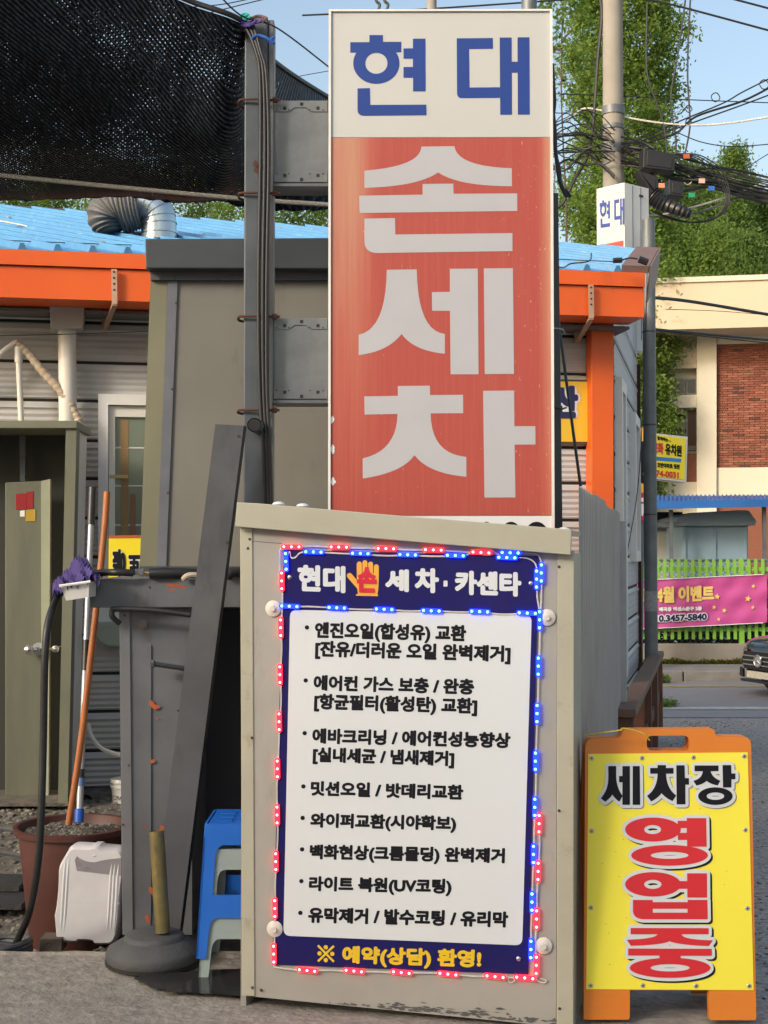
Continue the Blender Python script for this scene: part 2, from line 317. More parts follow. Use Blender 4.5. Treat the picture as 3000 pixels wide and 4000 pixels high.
# front siding boards: ribbed planks with an open joint between
def board(name, A, along, length, z0, z1, nrm, mt, parent, ribs=5, depth=.012, amp=.0032):
    m = M(); n = ribs*4; up = V((0, 0, 1)); row = []
    for j in range(n+1):
        t = j/n; z = z0+.01+(z1-z0-.02)*t; d = depth+(amp*math.cos(2*math.pi*t*ribs) if 0 < j < n else -.008)
        if .82 < t < .93: d += .006
        row.append((z, d))
    for z, d in row: m.v.append(A+up*(z-A.z)+nrm*d); m.v.append(A+along*length+up*(z-A.z)+nrm*d)
    for j in range(n): m.f.append((2*j, 2*j+1, 2*j+3, 2*j+2))
    return m.build(name, mt, parent, normals=False)
A0 = WP.w(-4, 0); wl_len = (WP.hit(2395, 2000)[0]+4)
zs = [WP.w(0, WP.hit(0, v)[1]).z for v in (1251, 1409, 1560, 1717, 1867, 2022, 2176, 2330, 2482, 2636, 2786, 2941, 3090)]
zs = [zs[0]+.26]+zs+[-.06]
for i in range(len(zs)-1): board('siding_board', A0, WP.x, wl_len, zs[i+1], zs[i], WP.n, siding, ws, 6)
M().prism([WP.w(-4, -2.0, -.1), WP.w(wl_len-4.02, -2.0, -.1), WP.w(wl_len-4.02, 1.75, -.1), WP.w(-4, 1.75, -.1)], WP.n*.1).build('wall', dark, ws)
# side wall, running away to the right
CN = WP.w(wl_len-4, 0); SX = back; SP = Pl(CN, SX)           # ex runs away, normal points right / towards camera
slen = 2.85
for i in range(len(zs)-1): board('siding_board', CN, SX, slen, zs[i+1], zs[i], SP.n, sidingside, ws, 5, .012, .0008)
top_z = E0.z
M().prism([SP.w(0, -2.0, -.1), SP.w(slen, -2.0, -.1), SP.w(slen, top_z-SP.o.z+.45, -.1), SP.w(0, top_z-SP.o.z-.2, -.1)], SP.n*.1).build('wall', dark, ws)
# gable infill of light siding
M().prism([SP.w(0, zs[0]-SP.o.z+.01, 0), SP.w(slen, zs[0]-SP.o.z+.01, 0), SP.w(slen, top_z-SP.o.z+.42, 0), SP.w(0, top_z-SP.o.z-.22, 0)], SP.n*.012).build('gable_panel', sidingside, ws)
# orange corner pilaster
m = M(); m.pan(WP, [(2310, 1215), (2398, 1215), (2398, 3150), (2310, 3150)], .02, .14); m.build('corner_pilaster', orange, ws, bevel=.006)
M().pan(WP, [(2306, 1215), (2320, 1215), (2320, 3150), (2306, 3150)], .02, .115).build('corner_pilaster', orange, ws)
M().prism([SP.w(slen-.03, -2, .01), SP.w(slen+.03, -2, .01), SP.w(slen+.03, 1.75, .01), SP.w(slen-.03, 1.75, .01)], SP.n*.03).build('corner_trim', rust, ws)
# side windows
for (s0, s1, z0, z1) in ((.13, .62, -.9, 1.28), (1.75, 2.45, -.05, 1.2)):
    fr = M().slab([[(s0, z0), (s1, z0), (s1, z1), (s0, z1)], [(s0+.09, z0+.09), (s1-.09, z0+.09), (s1-.09, z1-.09), (s0+.09, z1-.09)]], lambda a, b: SP.w(a, b, .0), lambda a, b: SP.w(a, b, .06)).build('window', white, ws)
    M().quad(SP.w(s0+.08, z0+.08, .02), SP.w(s1-.08, z0+.08, .02), SP.w(s1-.08, z1-.08, .02), SP.w(s0+.08, z1-.08, .02)).build('pane', mat('dusty_glass', (.16, .18, .18), (.10, .12, .12), scale=4, rough=.15), fr)
# roof: ribbed sheet
RO = V((EV.w(-4, 0).x, EV.w(-4, 0).y, top_z)); rise_dir = (back*1.0+V((0, 0, .30))).normalized(); ridge_len = 3.55
rn = ex.cross(rise_dir).normalized()
rn = rn if rn.z > 0 else -rn
tot = (EV.hit(2515, 1068)[0]+4); SK = 1.02; RL0, RL1 = 4.6, 1.8; ridge_len = RL1
m = M(); m.prism([RO, RO+ex*tot, RO+ex*tot+rise_dir*RL1, RO+rise_dir*RL0], rn*.006)
x = .05
while x < tot+SK*RL1:                                 # ribs run obliquely over the sheet
    t0 = max(0, (x-tot)/SK); t1 = min((RL0+(RL1-RL0)*x/tot)/(1+(RL1-RL0)*SK/tot), x/SK)
    if t1-t0 > .1:
        a = RO+ex*(x-SK*t0)+rise_dir*t0; b = RO+ex*(x-SK*t1)+rise_dir*t1
        m.prism([a-ex*.028+rn*.005, a-ex*.012+rn*.046, a+ex*.012+rn*.046, a+ex*.028+rn*.005], b-a)
    x += .215
m.build('roof', blueroof, ws)
m = M()
for i in range(26):
    xx = random.uniform(0, tot); tt = random.choice((.5, 1.5, 2.5))+random.uniform(-.05, .05); p = RO+ex*xx+rn*.02+rise_dir*tt; m.lathe(p, [(.032, 0), (.028, .01), (.01, .018), (0, .019)], 8, rn)
m.build('roof_fastener', mat('fastener', (.30, .34, .36), rough=.6), ws)['kind'] = 'stuff'
rd0 = RO+rise_dir*RL0; M().tube([rd0+rn*.02, RO+rise_dir*RL1+ex*tot+rn*.01], .024, 6).build('ridge_cap', mat('ridge_dark', (.05, .055, .065), rough=.6), ws)
gb = RO+ex*tot; M().prism([gb+rn*.05-ex*.16, gb+rn*.05+ex*.03, gb+rn*.05+ex*.03+rise_dir*ridge_len, gb+rn*.05-ex*.16+rise_dir*ridge_len], -rn*.05).build('verge_flashing', mat('brown_flashing', (.20, .12, .10), (.15, .09, .075), scale=6, rough=.6), ws)
M().prism([gb+ex*.035+rn*.05, gb+ex*.035-rn*.2, gb+ex*.035-rn*.2+rise_dir*ridge_len, gb+ex*.035+rn*.05+rise_dir*ridge_len], ex*.01).build('verge_board', mat('brown_board', (.24, .15, .12), (.18, .11, .09), scale=6, rough=.6), ws)
# gutter brackets (rusty plastic)
brm = mat('gutter_bracket', (.42, .27, .19), (.34, .2, .14), scale=10, rough=.7)
for (u, v, u2, v2, lo) in ((446, 1052, 408, 1288, 1), (2308, 1113, 2252, 1338, 1)):
    g = M(); p0 = EV.px(u, v, .03); p1 = EV.px(u+2, (v*.42+v2*.58), .03); p2 = WP.px(u2, v2, .05); p3 = WP.px(u2, v2-95, .05)
    g.beam(p0, p1, .035, .012); g.beam(p1, p2, .03, .018); g.beam(p2, p3, .035, .012); br = g.build('gutter_bracket', brm, ws)
    h = M()
    for q in range(4): h.lathe(p0.lerp(p1, .08+q*.17)+V((0, -.007, 0)), [(.007, 0), (.007, .002)], 8, V((0, -1, 0)))
    h.build('bracket_hole', dark, br)
# left window, on the front wall
def wrect(name, u0, v0, u1, v1, c0, c1, mt, parent, **kw):
    return M().pan(WP, [(u0, v0), (u1, v0), (u1, v1), (u0, v1)], c0, c1).build(name, mt, parent, **kw)
wf = M().slab([[WP.hit(*p) for p in ((385, 1543), (640, 1548), (640, 2436), (385, 2434))], [WP.hit(*p) for p in ((424, 1585), (612, 1588), (612, 2370), (424, 2372))]], lambda a, b: WP.w(a, b, .0), lambda a, b: WP.w(a, b, .07)).build('window', white, ws, bevel=.005)
M().slab([[WP.hit(*p) for p in ((426, 1588), (610, 1590), (610, 2368), (426, 2368))], [WP.hit(*p) for p in ((450, 1630), (585, 1632), (585, 2330), (450, 2330))]], lambda a, b: WP.w(a, b, .012), lambda a, b: WP.w(a, b, .04)).build('sash', pvc, wf)
wrect('pane', 449, 1628, 586, 2332, .015, .018, mat('window_glass', (.16, .20, .15), (.12, .15, .12), scale=1.5, rough=.12), wf)
wrect('curtain_strip', 472, 1640, 502, 2330, .019, .021, mat('wood_strip', (.30, .19, .08), (.22, .13, .05), scale=4, rough=.5), wf)
wrect('curtain_strip', 508, 1930, 530, 2330, .019, .021, mat('wood_strip2', (.26, .13, .06), (.2, .1, .04), scale=4, rough=.5), wf)
wrect('tape', 428, 1855, 500, 1868, .042, .043, mat('yellow_tape', (.5, .38, .15), rough=.5), wf)
wrect('window_sill', 378, 2374, 560, 2434, .07, .09, white, wf)
# small things on and by the wall
m = M(); q = [(366, 2434), (480, 2432), (480, 2528), (420, 2526), (390, 2512), (370, 2480)]
m.pan(WP, q, .02, .24); m.build('trough', mat('pale_green_plastic', (.33, .36, .29), (.27, .3, .24), scale=5, rough=.5), label='pale green plastic trough fixed under the white workshop window', cat='trough', bevel=.012)
dp = thing('downpipe', 'white rain downpipe with a square hopper head under the orange eaves', 'downpipe', WP.px(262, 3120, .1))
m = M(); a = WP.px(262, 1285, .13); b = WP.px(266, 1700, .13); c = WP.px(276, 2400, .11); d = WP.px(282, 3125, .11); m.tube(smooth_pts([a, b, c, d], 6), .058, 20); m.build('pipe', pvc, dp, smooth=True)
m = M(); m.pan(WP, [(193, 1190), (330, 1192), (322, 1282), (198, 1282)], .05, .24); m.build('hopper', mat('hopper_grey', (.42, .42, .41), (.36, .36, .35), scale=5, rough=.5), dp, bevel=.006)
for j, (ua, ub, va, vb) in enumerate(((176, 350, 1166, 1172), (181, 345, 1172, 1180), (187, 338, 1180, 1190))): M().pan(WP, [(ua, va), (ub, va+1), (ub, vb), (ua, vb)], .03, .27-j*.01).build('hopper_rim', pvc, dp)
M().lathe(WP.px(274, 2810, .11), [(.062, -.04), (.062, .04)], 20).build('clamp', greytrim, dp)
lag = mat('taped_lagging', (.56, .46, .34), (.42, .32, .22), scale=22, rough=.7, bump=.6, bscale=30, stretch=(1, 1, 2.5))
m = M(); pp = [WP.px(u, v, .16) for u, v in ((62, 1338), (110, 1380), (170, 1455), (235, 1525), (280, 1590), (312, 1660), (319, 1740), (312, 1850), (309, 1990))]; sp = smooth_pts(pp, 12)
m.tube(sp, [.027+.003*math.sin(i*1.9) for i in range(len(sp))], 10)
m.build('lagged_pipe', lag, label='beige taped insulated pipe bending down past the white downpipe', cat='pipe', smooth=True)
m = M(); m.tube(smooth_pts([WP.px(u, v, .16) for u, v in ((-260, 1500), (-60, 1430), (20, 1365), (58, 1337), (68, 1338))]), .016, 10); m.tube([WP.px(70, 1335, .16), WP.px(83, 1655, .16)], .019, 10); m.lathe(WP.px(73, 1385, .16), [(.025, -.05), (.025, .05)], 12)
m.build('white_conduit', pvc, label='thin white plastic pipe with an elbow above the green shed', cat='pipe', smooth=True)
def wirepx(name, label, pts, r, mt, cat='cable', group=None, n=6, k=8):
    return M().tube(smooth_pts([R(*p) for p in pts], k), r, n).build(name, mt, label=label, cat=cat, group=group, smooth=True)
wirepx('cable', 'thin black cable strung across the grey siding under the left orange eaves', [(-80, 1312, 8.4), (250, 1306, 8.45), (640, 1292, 8.5)], .003, black)
wirepx('cable', 'thin dark cable lying over the blue roof beside the duct', [(-50, 936, 8.4), (300, 950, 8.5), (600, 960, 8.6)], .003, black)
wirepx('cable', 'pale slack cable looping over the left end of the blue roof', [(-50, 855, 9.6), (90, 880, 9.5), (180, 905, 9.4), (330, 915, 9.3), (560, 905, 9.5)], .006, pvc)
wirepx('garden_hose', 'pale curved hose hanging low on the wall behind the grey stand', [(345, 2830, 8.4), (360, 2880, 8.3), (400, 2925, 8.3), (470, 2950, 8.3)], .014, pvc, 'hose')
# wall sign with one syllable (right) and the yellow one by the window
sg = thing('wall_sign', 'yellow wall sign with a dark blue syllable beside the orange corner pilaster', 'sign', WP.px(2230, 1735, .03))
M().pan(WP, [(2120, 1480), (2309, 1484), (2309, 1737), (2120, 1733)], .022, .05).build('frame', mat('bronze_frame', (.07, .06, .05), rough=.5), sg)
M().pan(WP, [(2124, 1490), (2302, 1491), (2302, 1726), (2124, 1724)], .05, .055).build('face', mat('yellow_face', (.78, .50, .03), (.72, .45, .03), scale=2, rough=.35), sg)
navy = mat('navy_print', (.018, .016, .09), rough=.4); wprint = mat('white_print', (.70, .71, .72), (.66, .67, .69), scale=4, rough=.4); kprint = mat('black_print', (.008, .008, .013), rough=.55, spec=.2)
for mt_, rr, cc in ((wprint, .026, .057), (navy, .011, .0595)):
    text('lettering', '산', WP, (2158-(8 if rr > .02 else 0), 1506, 1634), (2258+(8 if rr > .02 else 0), 1506), mt_, sg, c=cc, r=rr, n=10)
ys = thing('window_sign', 'small yellow sign with sideways black letters standing before the workshop window', 'sign', R(480, 2262, 7.6))
YP = Pl(R(480, 2262, 7.6), (1, .05, 0))
M().pan(YP, [(425, 2094), (600, 2092), (600, 2262), (423, 2262)], -.01, .01).build('face', mat('lemon_face', (.80, .66, .02), (.74, .6, .02), scale=4, rough=.4), ys)
M().pan(YP, [(425, 2092), (600, 2090), (600, 2101), (425, 2103)], .0, .012).build('edge_strip', rustchip, ys)
for mt_, rr, cc in ((wprint, .013, .012), (kprint, .005, .014)):
    text('lettering', '뽕', YP, (440, 2145, 2255), (490, 2145), mt_, ys, c=cc, off=0, r=rr, n=8, rotate=1)
    text('lettering', '뻐', YP, (502, 2168, 2262), (552, 2168), mt_, ys, c=cc, off=0, r=rr, n=8, rotate=1)
# duct on the roof
du = thing('exhaust_duct', 'grey ribbed hose hood on a silver elbow duct above the blue roof', 'duct', R(620, 935, 9.4))
m = M(); el = smooth_pts([R(u, v, 9.35) for u, v in ((622, 945), (620, 880), (610, 835), (575, 808), (530, 800))], 8); m.tube(el, .125, 20); m.build('elbow', mat('tin_duct', (.50, .58, .62), (.38, .46, .50), scale=6, rough=.3, metal=.7), du, smooth=True)
for q in range(0, len(el)-1, 4): M().tube([el[q], el[q].lerp(el[q+1], .5)], .131, 20).build('seam', steel, du)
fl = [R(u, v, 9.3) for u, v in ((545, 812), (500, 818), (450, 830), (425, 862), (435, 905))]; sp = smooth_pts(fl, 16)
rr = [(.14+.03*math.sin(min(1, i/40)*1.6)-(.09*max(0, (i-44)/20)))+.006*math.sin(i*1.4) for i in range(len(sp))]
M().tube(sp, rr, 22).build('flexible_hose', mat('duct_grey', (.13, .125, .12), (.09, .088, .085), scale=8, rough=.6), du, smooth=True)
# ================================================================ OLIVE SHED WITH OPEN DOOR (left)
sh = thing('shed', 'olive green panel shed with its door open and a dark inside', 'shed', R(100, 3150, 8.3))
HP = Pl(R(0, 3150, 8.0), (1, .06, 0))
def hp(name, pts, c0, c1, mt, **kw): return M().pan(HP, pts, c0, c1).build(name, mt, sh, **kw)
hp('lintel', [(-900, 1641), (301, 1643), (301, 1673), (-900, 1671)], -.5, .02, olive, bevel=.004)
hp('jamb', [(257, 1674), (299, 1674), (264, 3148), (226, 3148)], -.12, .0, olive)
hp('side_panel', [(290, 1674), (300, 1674), (266, 3140), (258, 3140)], -.5, -.12, pvc)
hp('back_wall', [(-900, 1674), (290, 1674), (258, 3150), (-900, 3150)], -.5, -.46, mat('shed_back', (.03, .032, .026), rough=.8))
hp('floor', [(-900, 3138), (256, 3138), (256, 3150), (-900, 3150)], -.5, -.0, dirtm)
hp('rail', [(75, 1700), (98, 1700), (98, 1880), (78, 1880)], -.42, -.38, galv_dark)
dr = hp('door', [(20, 1885), (160, 1878), (197, 1870), (190, 3147), (20, 3147)], -.32, -.27, mat('door_olive', (.15, .155, .11), (.085, .09, .065), scale=1.2, rough=.5, stretch=(3, 3, .4)), bevel=.006)
M().pan(HP, [(160, 1880), (196, 1871), (189, 3145), (162, 3145)], -.268, -.262).build('door_edge', mat('door_edge', (.33, .35, .26), (.27, .29, .21), scale=4, rough=.5), dr)
for (u0, v0, u1, v1, mt_) in ((62, 1930, 103, 1990, redm), (104, 1922, 129, 1986, redm), (100, 1992, 138, 2036, mat('yellow_sticker', (.42, .27, .02), rough=.5)), (78, 1996, 96, 2018, white)):
    M().pan(HP, [(u0, v0), (u1, v0-3), (u1, v1), (u0, v1)], -.269, -.266).build('sticker', mt_, dr)
m = M(); k0 = HP.px(152, 2535, -.26)
m.lathe(k0, [(.04, 0), (.04, .006), (.016, .01), (.016, .05)], 16, HP.n); m.tube([k0+HP.n*.05, k0+HP.n*.055-HP.x*.045], .012, 10); m.lathe(k0+HP.n*.055-HP.x*.05, [(0, -.032), (.024, -.022), (.032, 0), (.024, .022), (0, .032)], 16, -HP.x)
m.tube([k0+HP.n*.03, k0+HP.x*.10], .008, 8); m.lathe(k0+HP.x*.10, [(0, -.02), (.018, -.014), (.024, 0), (.018, .014), (0, .02)], 14, HP.n); m.build('door_knob', steel, dr, smooth=True)
wirepx('tie_string', 'yellow string tied from the shed door knob to the jamb', [(160, 2530, 8.0), (200, 2532, 7.98), (250, 2520, 8.1), (276, 2498, 8.2)], .003, mat('yellow_string', (.5, .48, .12), rough=.7), 'string')
# ================================================================ GREY STEEL STAND + PANEL BOX ON IT
st = thing('steel_stand', 'grey painted steel stand with orange paint chips under the panel box', 'stand', R(640, 3650, 5.9))
TP = Pl(R(640, 2260, 5.72), (1, .02, 0))
def tp(name, pts, c0, c1, mt, **kw): return M().pan(TP, pts, c0, c1).build(name, mt, st, **kw)
tp('top_beam', [(350, 2262), (1400, 2252), (1400, 2372), (350, 2374)], -1.1, 0, greypaint, bevel=.004)
tp('front_panel', [(465, 2376), (750, 2376), (750, 3652), (478, 3652)], -.9, -.06, greypaint)
tp('corner_flange', [(467, 2376), (507, 2376), (520, 3652), (479, 3652)], -.06, -.052, mat('grey_flange', (.17, .175, .19), (.14, .145, .16), scale=5, rough=.5), bevel=.002)
tp('fold', [(573, 2520), (590, 2520), (590, 3652), (573, 3652)], -.0595, -.052, greypaint)
tp('back_panel', [(750, 2376), (1400, 2376), (1400, 3652), (750, 3652)], -.9, -.6, mat('dark_interior', (.045, .05, .066), (.035, .038, .052), scale=2, rough=.6))  # navy black colour stands in for the shade inside the open stand
for (pts) in ([(648, 2281), (662, 2278), (700, 2284), (728, 2292), (726, 2298), (690, 2294), (652, 2289)], [(660, 2300), (684, 2305), (680, 2312), (662, 2308)]): tp('paint_chip', pts, .0, .0012, rustchip)
for (pts) in ([(580, 2738), (594, 2736), (606, 2752), (628, 2758), (620, 2768), (604, 2772), (586, 2760)], [(610, 2803), (618, 2803), (617, 2810), (611, 2810)], [(586, 2968), (606, 2966), (604, 2980), (590, 2982)], [(562, 3226), (570, 3224), (572, 3234), (562, 3234)], [(626, 3222), (648, 3232), (644, 3244), (624, 3240)], [(578, 3466), (592, 3464), (608, 3490), (610, 3504), (600, 3504), (582, 3482)], [(592, 3420), (600, 3420), (602, 3448), (594, 3446)], [(566, 3578), (576, 3576), (588, 3592), (584, 3608), (570, 3598)]): tp('paint_chip', pts, -.0515, -.0503, rustchip)
M().lathe(TP.px(559, 2438, -.05), [(.02, 0), (.02, .004), (.016, .005)], 20, TP.n).build('hole_plug', mat('plug', (.17, .13, .11), rough=.6), st)
m = M(); m.lathe(TP.px(590, 2593, .03), [(.018, 0), (.018, .014)], 6, V((1, 0, 0))); m.tube([TP.px(598, 2593, .03), TP.px(725, 2612, -.03)], .011, 10); m.build('bolt', galv_dark, st)
m = M(); m.tube([TP.px(688, 2788, .03), TP.px(720, 2776, -.055)], .014, 12); m.build('pipe_stub', galv_dark, st)
for (u, v) in ((485, 2405), (585, 2295), (503, 2990), (480, 3222)): M().lathe(TP.px(u, v, -.05 if v > 2380 else .0), [(.005, 0), (.004, .003)], 8, TP.n).build('screw', screwm, st)
pb = thing('panel_box', 'tall weathered beige panel box with a dark slate cap behind the square post', 'panel box', R(900, 2238, 6.3))
BP = Pl(R(900, 2238, 6.3), (1, .03, 0))
def bpp(name, pts, c0, c1, mt, **kw): return M().pan(BP, pts, c0, c1).build(name, mt, pb, **kw)
bpp('body', [(655, 1090), (1420, 1090), (1420, 2236), (622, 2236)], -.5, 0, boxside)
bpp('corner_panel', [(588, 1092), (655, 1092), (612, 2236), (545, 2236)], -.5, .003, mat('olive_corner', (.19, .185, .12), (.15, .145, .095), scale=2, rough=.5, dirt=(.06, .055, .04), damt=.33, dscale=5))
bpp('corner_strip', [(656, 1092), (694, 1092), (648, 2236), (610, 2236)], .003, .012, greytrim)
bpp('bottom_rail', [(545, 2212), (1420, 2212), (1420, 2250), (545, 2250)], .001, .02, slate)
bpp('cap', [(567, 933), (1420, 928), (1420, 1049), (569, 1047)], -.55, .10, slate, bevel=.004)
bpp('cap_lip', [(584, 1052), (1420, 1052), (1420, 1094), (588, 1094)], -.5, .03, mat('cap_lip', (.075, .08, .085), (.055, .06, .065), scale=4, rough=.5), bevel=.002)
for (u, v, c) in ((627, 1087, .03), (682, 1086, .03), (849, 1088, .03), (687, 1184, .012), (672, 1520, .012), (655, 1925, .012)): M().lathe(BP.px(u, v, c), [(.006, 0), (.005, .003)], 8, BP.n).build('screw', screwm, pb)
# things on the stand
tr = thing('tray', 'small white plastic tray hanging off the left end of the grey stand', 'tray', R(295, 2342, 5.7))
m = M()
for (a0, b0, c0_, d0) in (((236, 2288), (349, 2272), (346, 2333), (258, 2346)),):
    pa, pb_, pc, pd = (R(*a0, 5.54), R(*b0, 5.54), R(*c0_, 5.56), R(*d0, 5.56)); off = V((0, .13, 0)); iv = V((0, .12, 0))
    m.prism([pa, pb_, pc, pd], V((0, .006, 0))); m.prism([p+off for p in (pa, pb_, pc, pd)], V((0, .006, 0))); m.prism([pa, pd, pd+off, pa+off], V((.006, 0, 0))); m.prism([pb_, pc, pc+off, pb_+off], V((-.006, 0, 0))); m.prism([pd, pc, pc+off, pd+off], V((0, 0, .005)))
m.build('body', white, tr); m = M(); m.tube([R(232, 2289, 5.53), R(354, 2272, 5.53)], .006, 6); m.build('rim', white, tr)
m = M(); nx, ny = 34, 22
for j in range(ny+1):
    for i in range(nx+1):
        s_ = i/nx; t_ = j/ny; u = 205+185*s_; ed = math.sin(math.pi*s_)**.5 if 0 < s_ < 1 else 0
        hgt = .105*max(0, math.sin(math.pi*min(1, s_*1.02+.0)))**.7*math.sin(math.pi*(t_*.8+.12)); zz = 2290-25*s_
        p = R(u, zz, 5.54+.2*t_); p.z += hgt*(.75+.35*math.sin(s_*9+t_*5))+.016*math.sin(s_*31+t_*17)*math.sin(t_*9+1)+.012*math.sin(s_*57-t_*41)+.008*math.sin(s_*24-t_*63)-(.05*(1-t_)*(1-s_)) ; m.v.append(p)
for j in range(ny):
    for i in range(nx): a = j*(nx+1)+i; m.f.append((a, a+1, a+nx+2, a+nx+1))
m.build('cloth', mat('purple_cloth', (.085, .06, .22), (.05, .035, .15), scale=20, rough=.95, bump=.5, bscale=300), label='crumpled purple cleaning cloth draped over the small white tray', cat='cloth', smooth=True, normals=False)
gun = thing('spray_lance', 'black pressure washer handle with steel coupling lying on the grey stand', 'spray gun', R(650, 2255, 5.75))
M().tube([R(585, 2240, 5.7), R(640, 2238, 5.7), R(768, 2240, 5.75)], [.022, .024, .022], 14).build('grip', blackp, gun, smooth=True)
M().tube([R(528, 2234, 5.7), R(550, 2235, 5.7), R(551, 2235, 5.7), R(562, 2236, 5.7)], [.014, .014, .017, .017], 6).build('coupling', steel, gun)
M().tube([R(562, 2237, 5.7), R(585, 2239, 5.7)], .006, 8).build('nozzle_rod', mat('brass', (.45, .30, .1), rough=.3, metal=.8), gun)
wirepx('pressure_hose', 'black hose running over the purple cloth and down to the pot', [(520, 2238, 5.68), (450, 2236, 5.66), (380, 2240, 5.72), (300, 2268, 5.74), (240, 2312, 5.68), (193, 2412, 5.55), (176, 2560, 5.5), (169, 2900, 5.5), (160, 3200, 5.48), (146, 3400, 5.5), (115, 3563, 5.6), (60, 3690, 5.75)], .0155, black, 'hose', n=12)
wirepx('loop_hose', 'black hose looping out under the top beam of the grey stand', [(467, 2435, 5.68), (440, 2410, 5.66), (438, 2385, 5.66), (460, 2379, 5.66), (600, 2384, 5.66), (745, 2402, 5.66)], .012, black, 'hose', n=10)
for (u, v, mt_, rr_) in ((548, 2257, gravelm, .012), (686, 2258, gravelm, .009), (735, 2252, pvc, .018), (888, 2262, pvc, .014)): pass
wirepx('glove', 'pale work glove lying at the end of the black handle', [(716, 2262, 5.7), (730, 2250, 5.69), (750, 2246, 5.69), (790, 2248, 5.7)], .012, mat('glove_cloth', (.5, .42, .32), rough=.9, bump=.4), 'glove', n=8)
wirepx('braided_hose', 'short black braided hose at the right end of the grey stand', [(885, 2256, 5.7), (900, 2238, 5.7), (960, 2236, 5.75), (1010, 2238, 5.8)], .022, mat('braid', (.03, .03, .035), (.015, .015, .02), scale=200, rough=.6, bump=.8, bscale=300), 'hose', n=12)
# leaning grey plank
m = M(); a0, a1 = R(841, 1657, 5.44), R(952, 1662, 5.44); b0, b1 = R(590, 3640, 5.64), R(702, 3640, 5.64); ext = (b0-a0); k = (0-a0.z)/(b0.z-a0.z); k = max(1, min(1.06, k))
b0 = a0+(b0-a0)*k; b1 = a1+(b1-a1)*k
pk = thing('leaning_plank', 'long grey sheet metal channel leaning against the square steel post', 'metal channel', V(((b0.x+b1.x)/2, b0.y, 0)))
M().prism([a0, a1, b1, b0], V((0, .006, 0))).build('web', plank_m, pk)
M().prism([a1+V((-.004, .006, 0)), a1+V((.0, .006, 0)), b1+V((0, .006, 0)), b1+V((-.004, .006, 0))], V((.006, .05, 0))).build('flange', mat('plank_edge', (.035, .036, .04), rough=.5), pk)
for t, s_ in ((.02, .86), (.22, .93)): M().lathe(a0.lerp(b0, t).lerp(a1.lerp(b1, t), s_)+V((0, -.001, 0)), [(.006, 0), (.005, .003)], 8, V((0, -1, 0))).build('screw', screwm, pk)
# ================================================================ SQUARE STEEL POST
po = thing('square_post', 'square galvanised steel post with rust stains beside the tall sign', 'post', R(1008, 3700, 5.62))
PX = Pl(R(1008, 3700, 5.6), (1, 0, 0)); zt = R(1008, 62, 5.6).z
x0 = R(953, 900, 5.6).x; x1 = R(1067, 900, 5.6).x
M().box((x0, 5.6, -.05), (x0+.098, 5.7, zt)).build('tube', mat('post_galv', (.085, .10, .115), (.055, .066, .078), scale=6, rough=.5, metal=.3, dirt=(.13, .10, .08), damt=.34, dscale=5, dstretch=(2, 2, .4)), po, bevel=.006)
M().box((x0+.1, 5.612, -.05), (x1, 5.70, zt-.012)).build('channel', mat('post_channel', (.15, .155, .155), (.115, .12, .12), scale=6, rough=.5, metal=.3), po, bevel=.003)
for v in (378, 745, 1230, 1598):
    z = R(1000, v, 5.55).z; m = M(); m.tube(smooth_pts([V((x0+.09, 5.575, z)), V((x0-.005, 5.585, z)), V((x0-.022, 5.60, z-.004)), V((x0-.02, 5.66, z-.006)), V((x0+.05, 5.72, z-.006))], 5), .0055, 8); m.build('hook_bolt', rust, po, smooth=True)
    m = M(); m.lathe(V((x1+.008, 5.59, z)), [(.012, -.01), (.012, .01)], 6, V((1, 0, 0))); m.tube([V((x1-.02, 5.59, z)), V((x1+.03, 5.59, z))], .006, 6); m.build('nut', rust, po)
m = M(); cpt = PX.px(1008, 651, .003); m.flat([[(cpt.x+.022*(1+.35*math.sin(3*a+1)+.2*math.sin(7*a))*math.cos(a), cpt.z+.022*(1+.35*math.sin(3*a+1)+.2*math.sin(7*a))*math.sin(a)) for a in np.linspace(0, 6.28, 30, endpoint=False)]], lambda a, b: V((a, 5.597, b))); m.build('rust_patch', rust, po)
M().lathe(V((cpt.x, 5.597, cpt.z)), [(.008, 0), (.008, .002)], 12, V((0, -1, 0))).build('bolt_hole', dark, po)
m = M(); z = R(993, 1660, 5.5).z; m.tube([V((R(993, 1660, 5.5).x, 5.5, z)), V((R(1012, 1660, 5.6).x, 5.6, z))], [.03, .03], 18, False); m.tube([V((R(993, 1660, 5.5).x, 5.505, z)), V((R(1012, 1660, 5.6).x, 5.6, z))], .026, 18); m.build('pipe_stub', galv_dark, po)
M().lathe(V((R(993, 1660, 5.5).x, 5.503, z)), [(.0262, 0), (.0262, .001)], 18, V((0, -1, 0))).build('pipe_mouth', dark, po)
for i, (dx, lab) in enumerate(((0, 'leftmost'), (17, 'second'), (32, 'rightmost'))):
    wirepx('cable', f'{lab} of three thick black cables running down the square steel post', [(925+dx, 105+i*6, 5.58), (960+dx*.8, 108-i*6, 5.56), (1000+dx*.6, 200, 5.55), (1016+dx*.8, 300, 5.55), (1018+dx, 600, 5.56), (1010+dx, 1100, 5.56), (1014+dx*.9, 1500, 5.56), (1030+dx*.8, 1800, 5.56), (1040+dx*.8, 2200, 5.6)], .0085, black, n=10)
cols = {'teal': (.02, .35, .3), 'blue': (.02, .12, .5), 'purple': (.10, .06, .30), 'brown': (.18, .09, .07)}
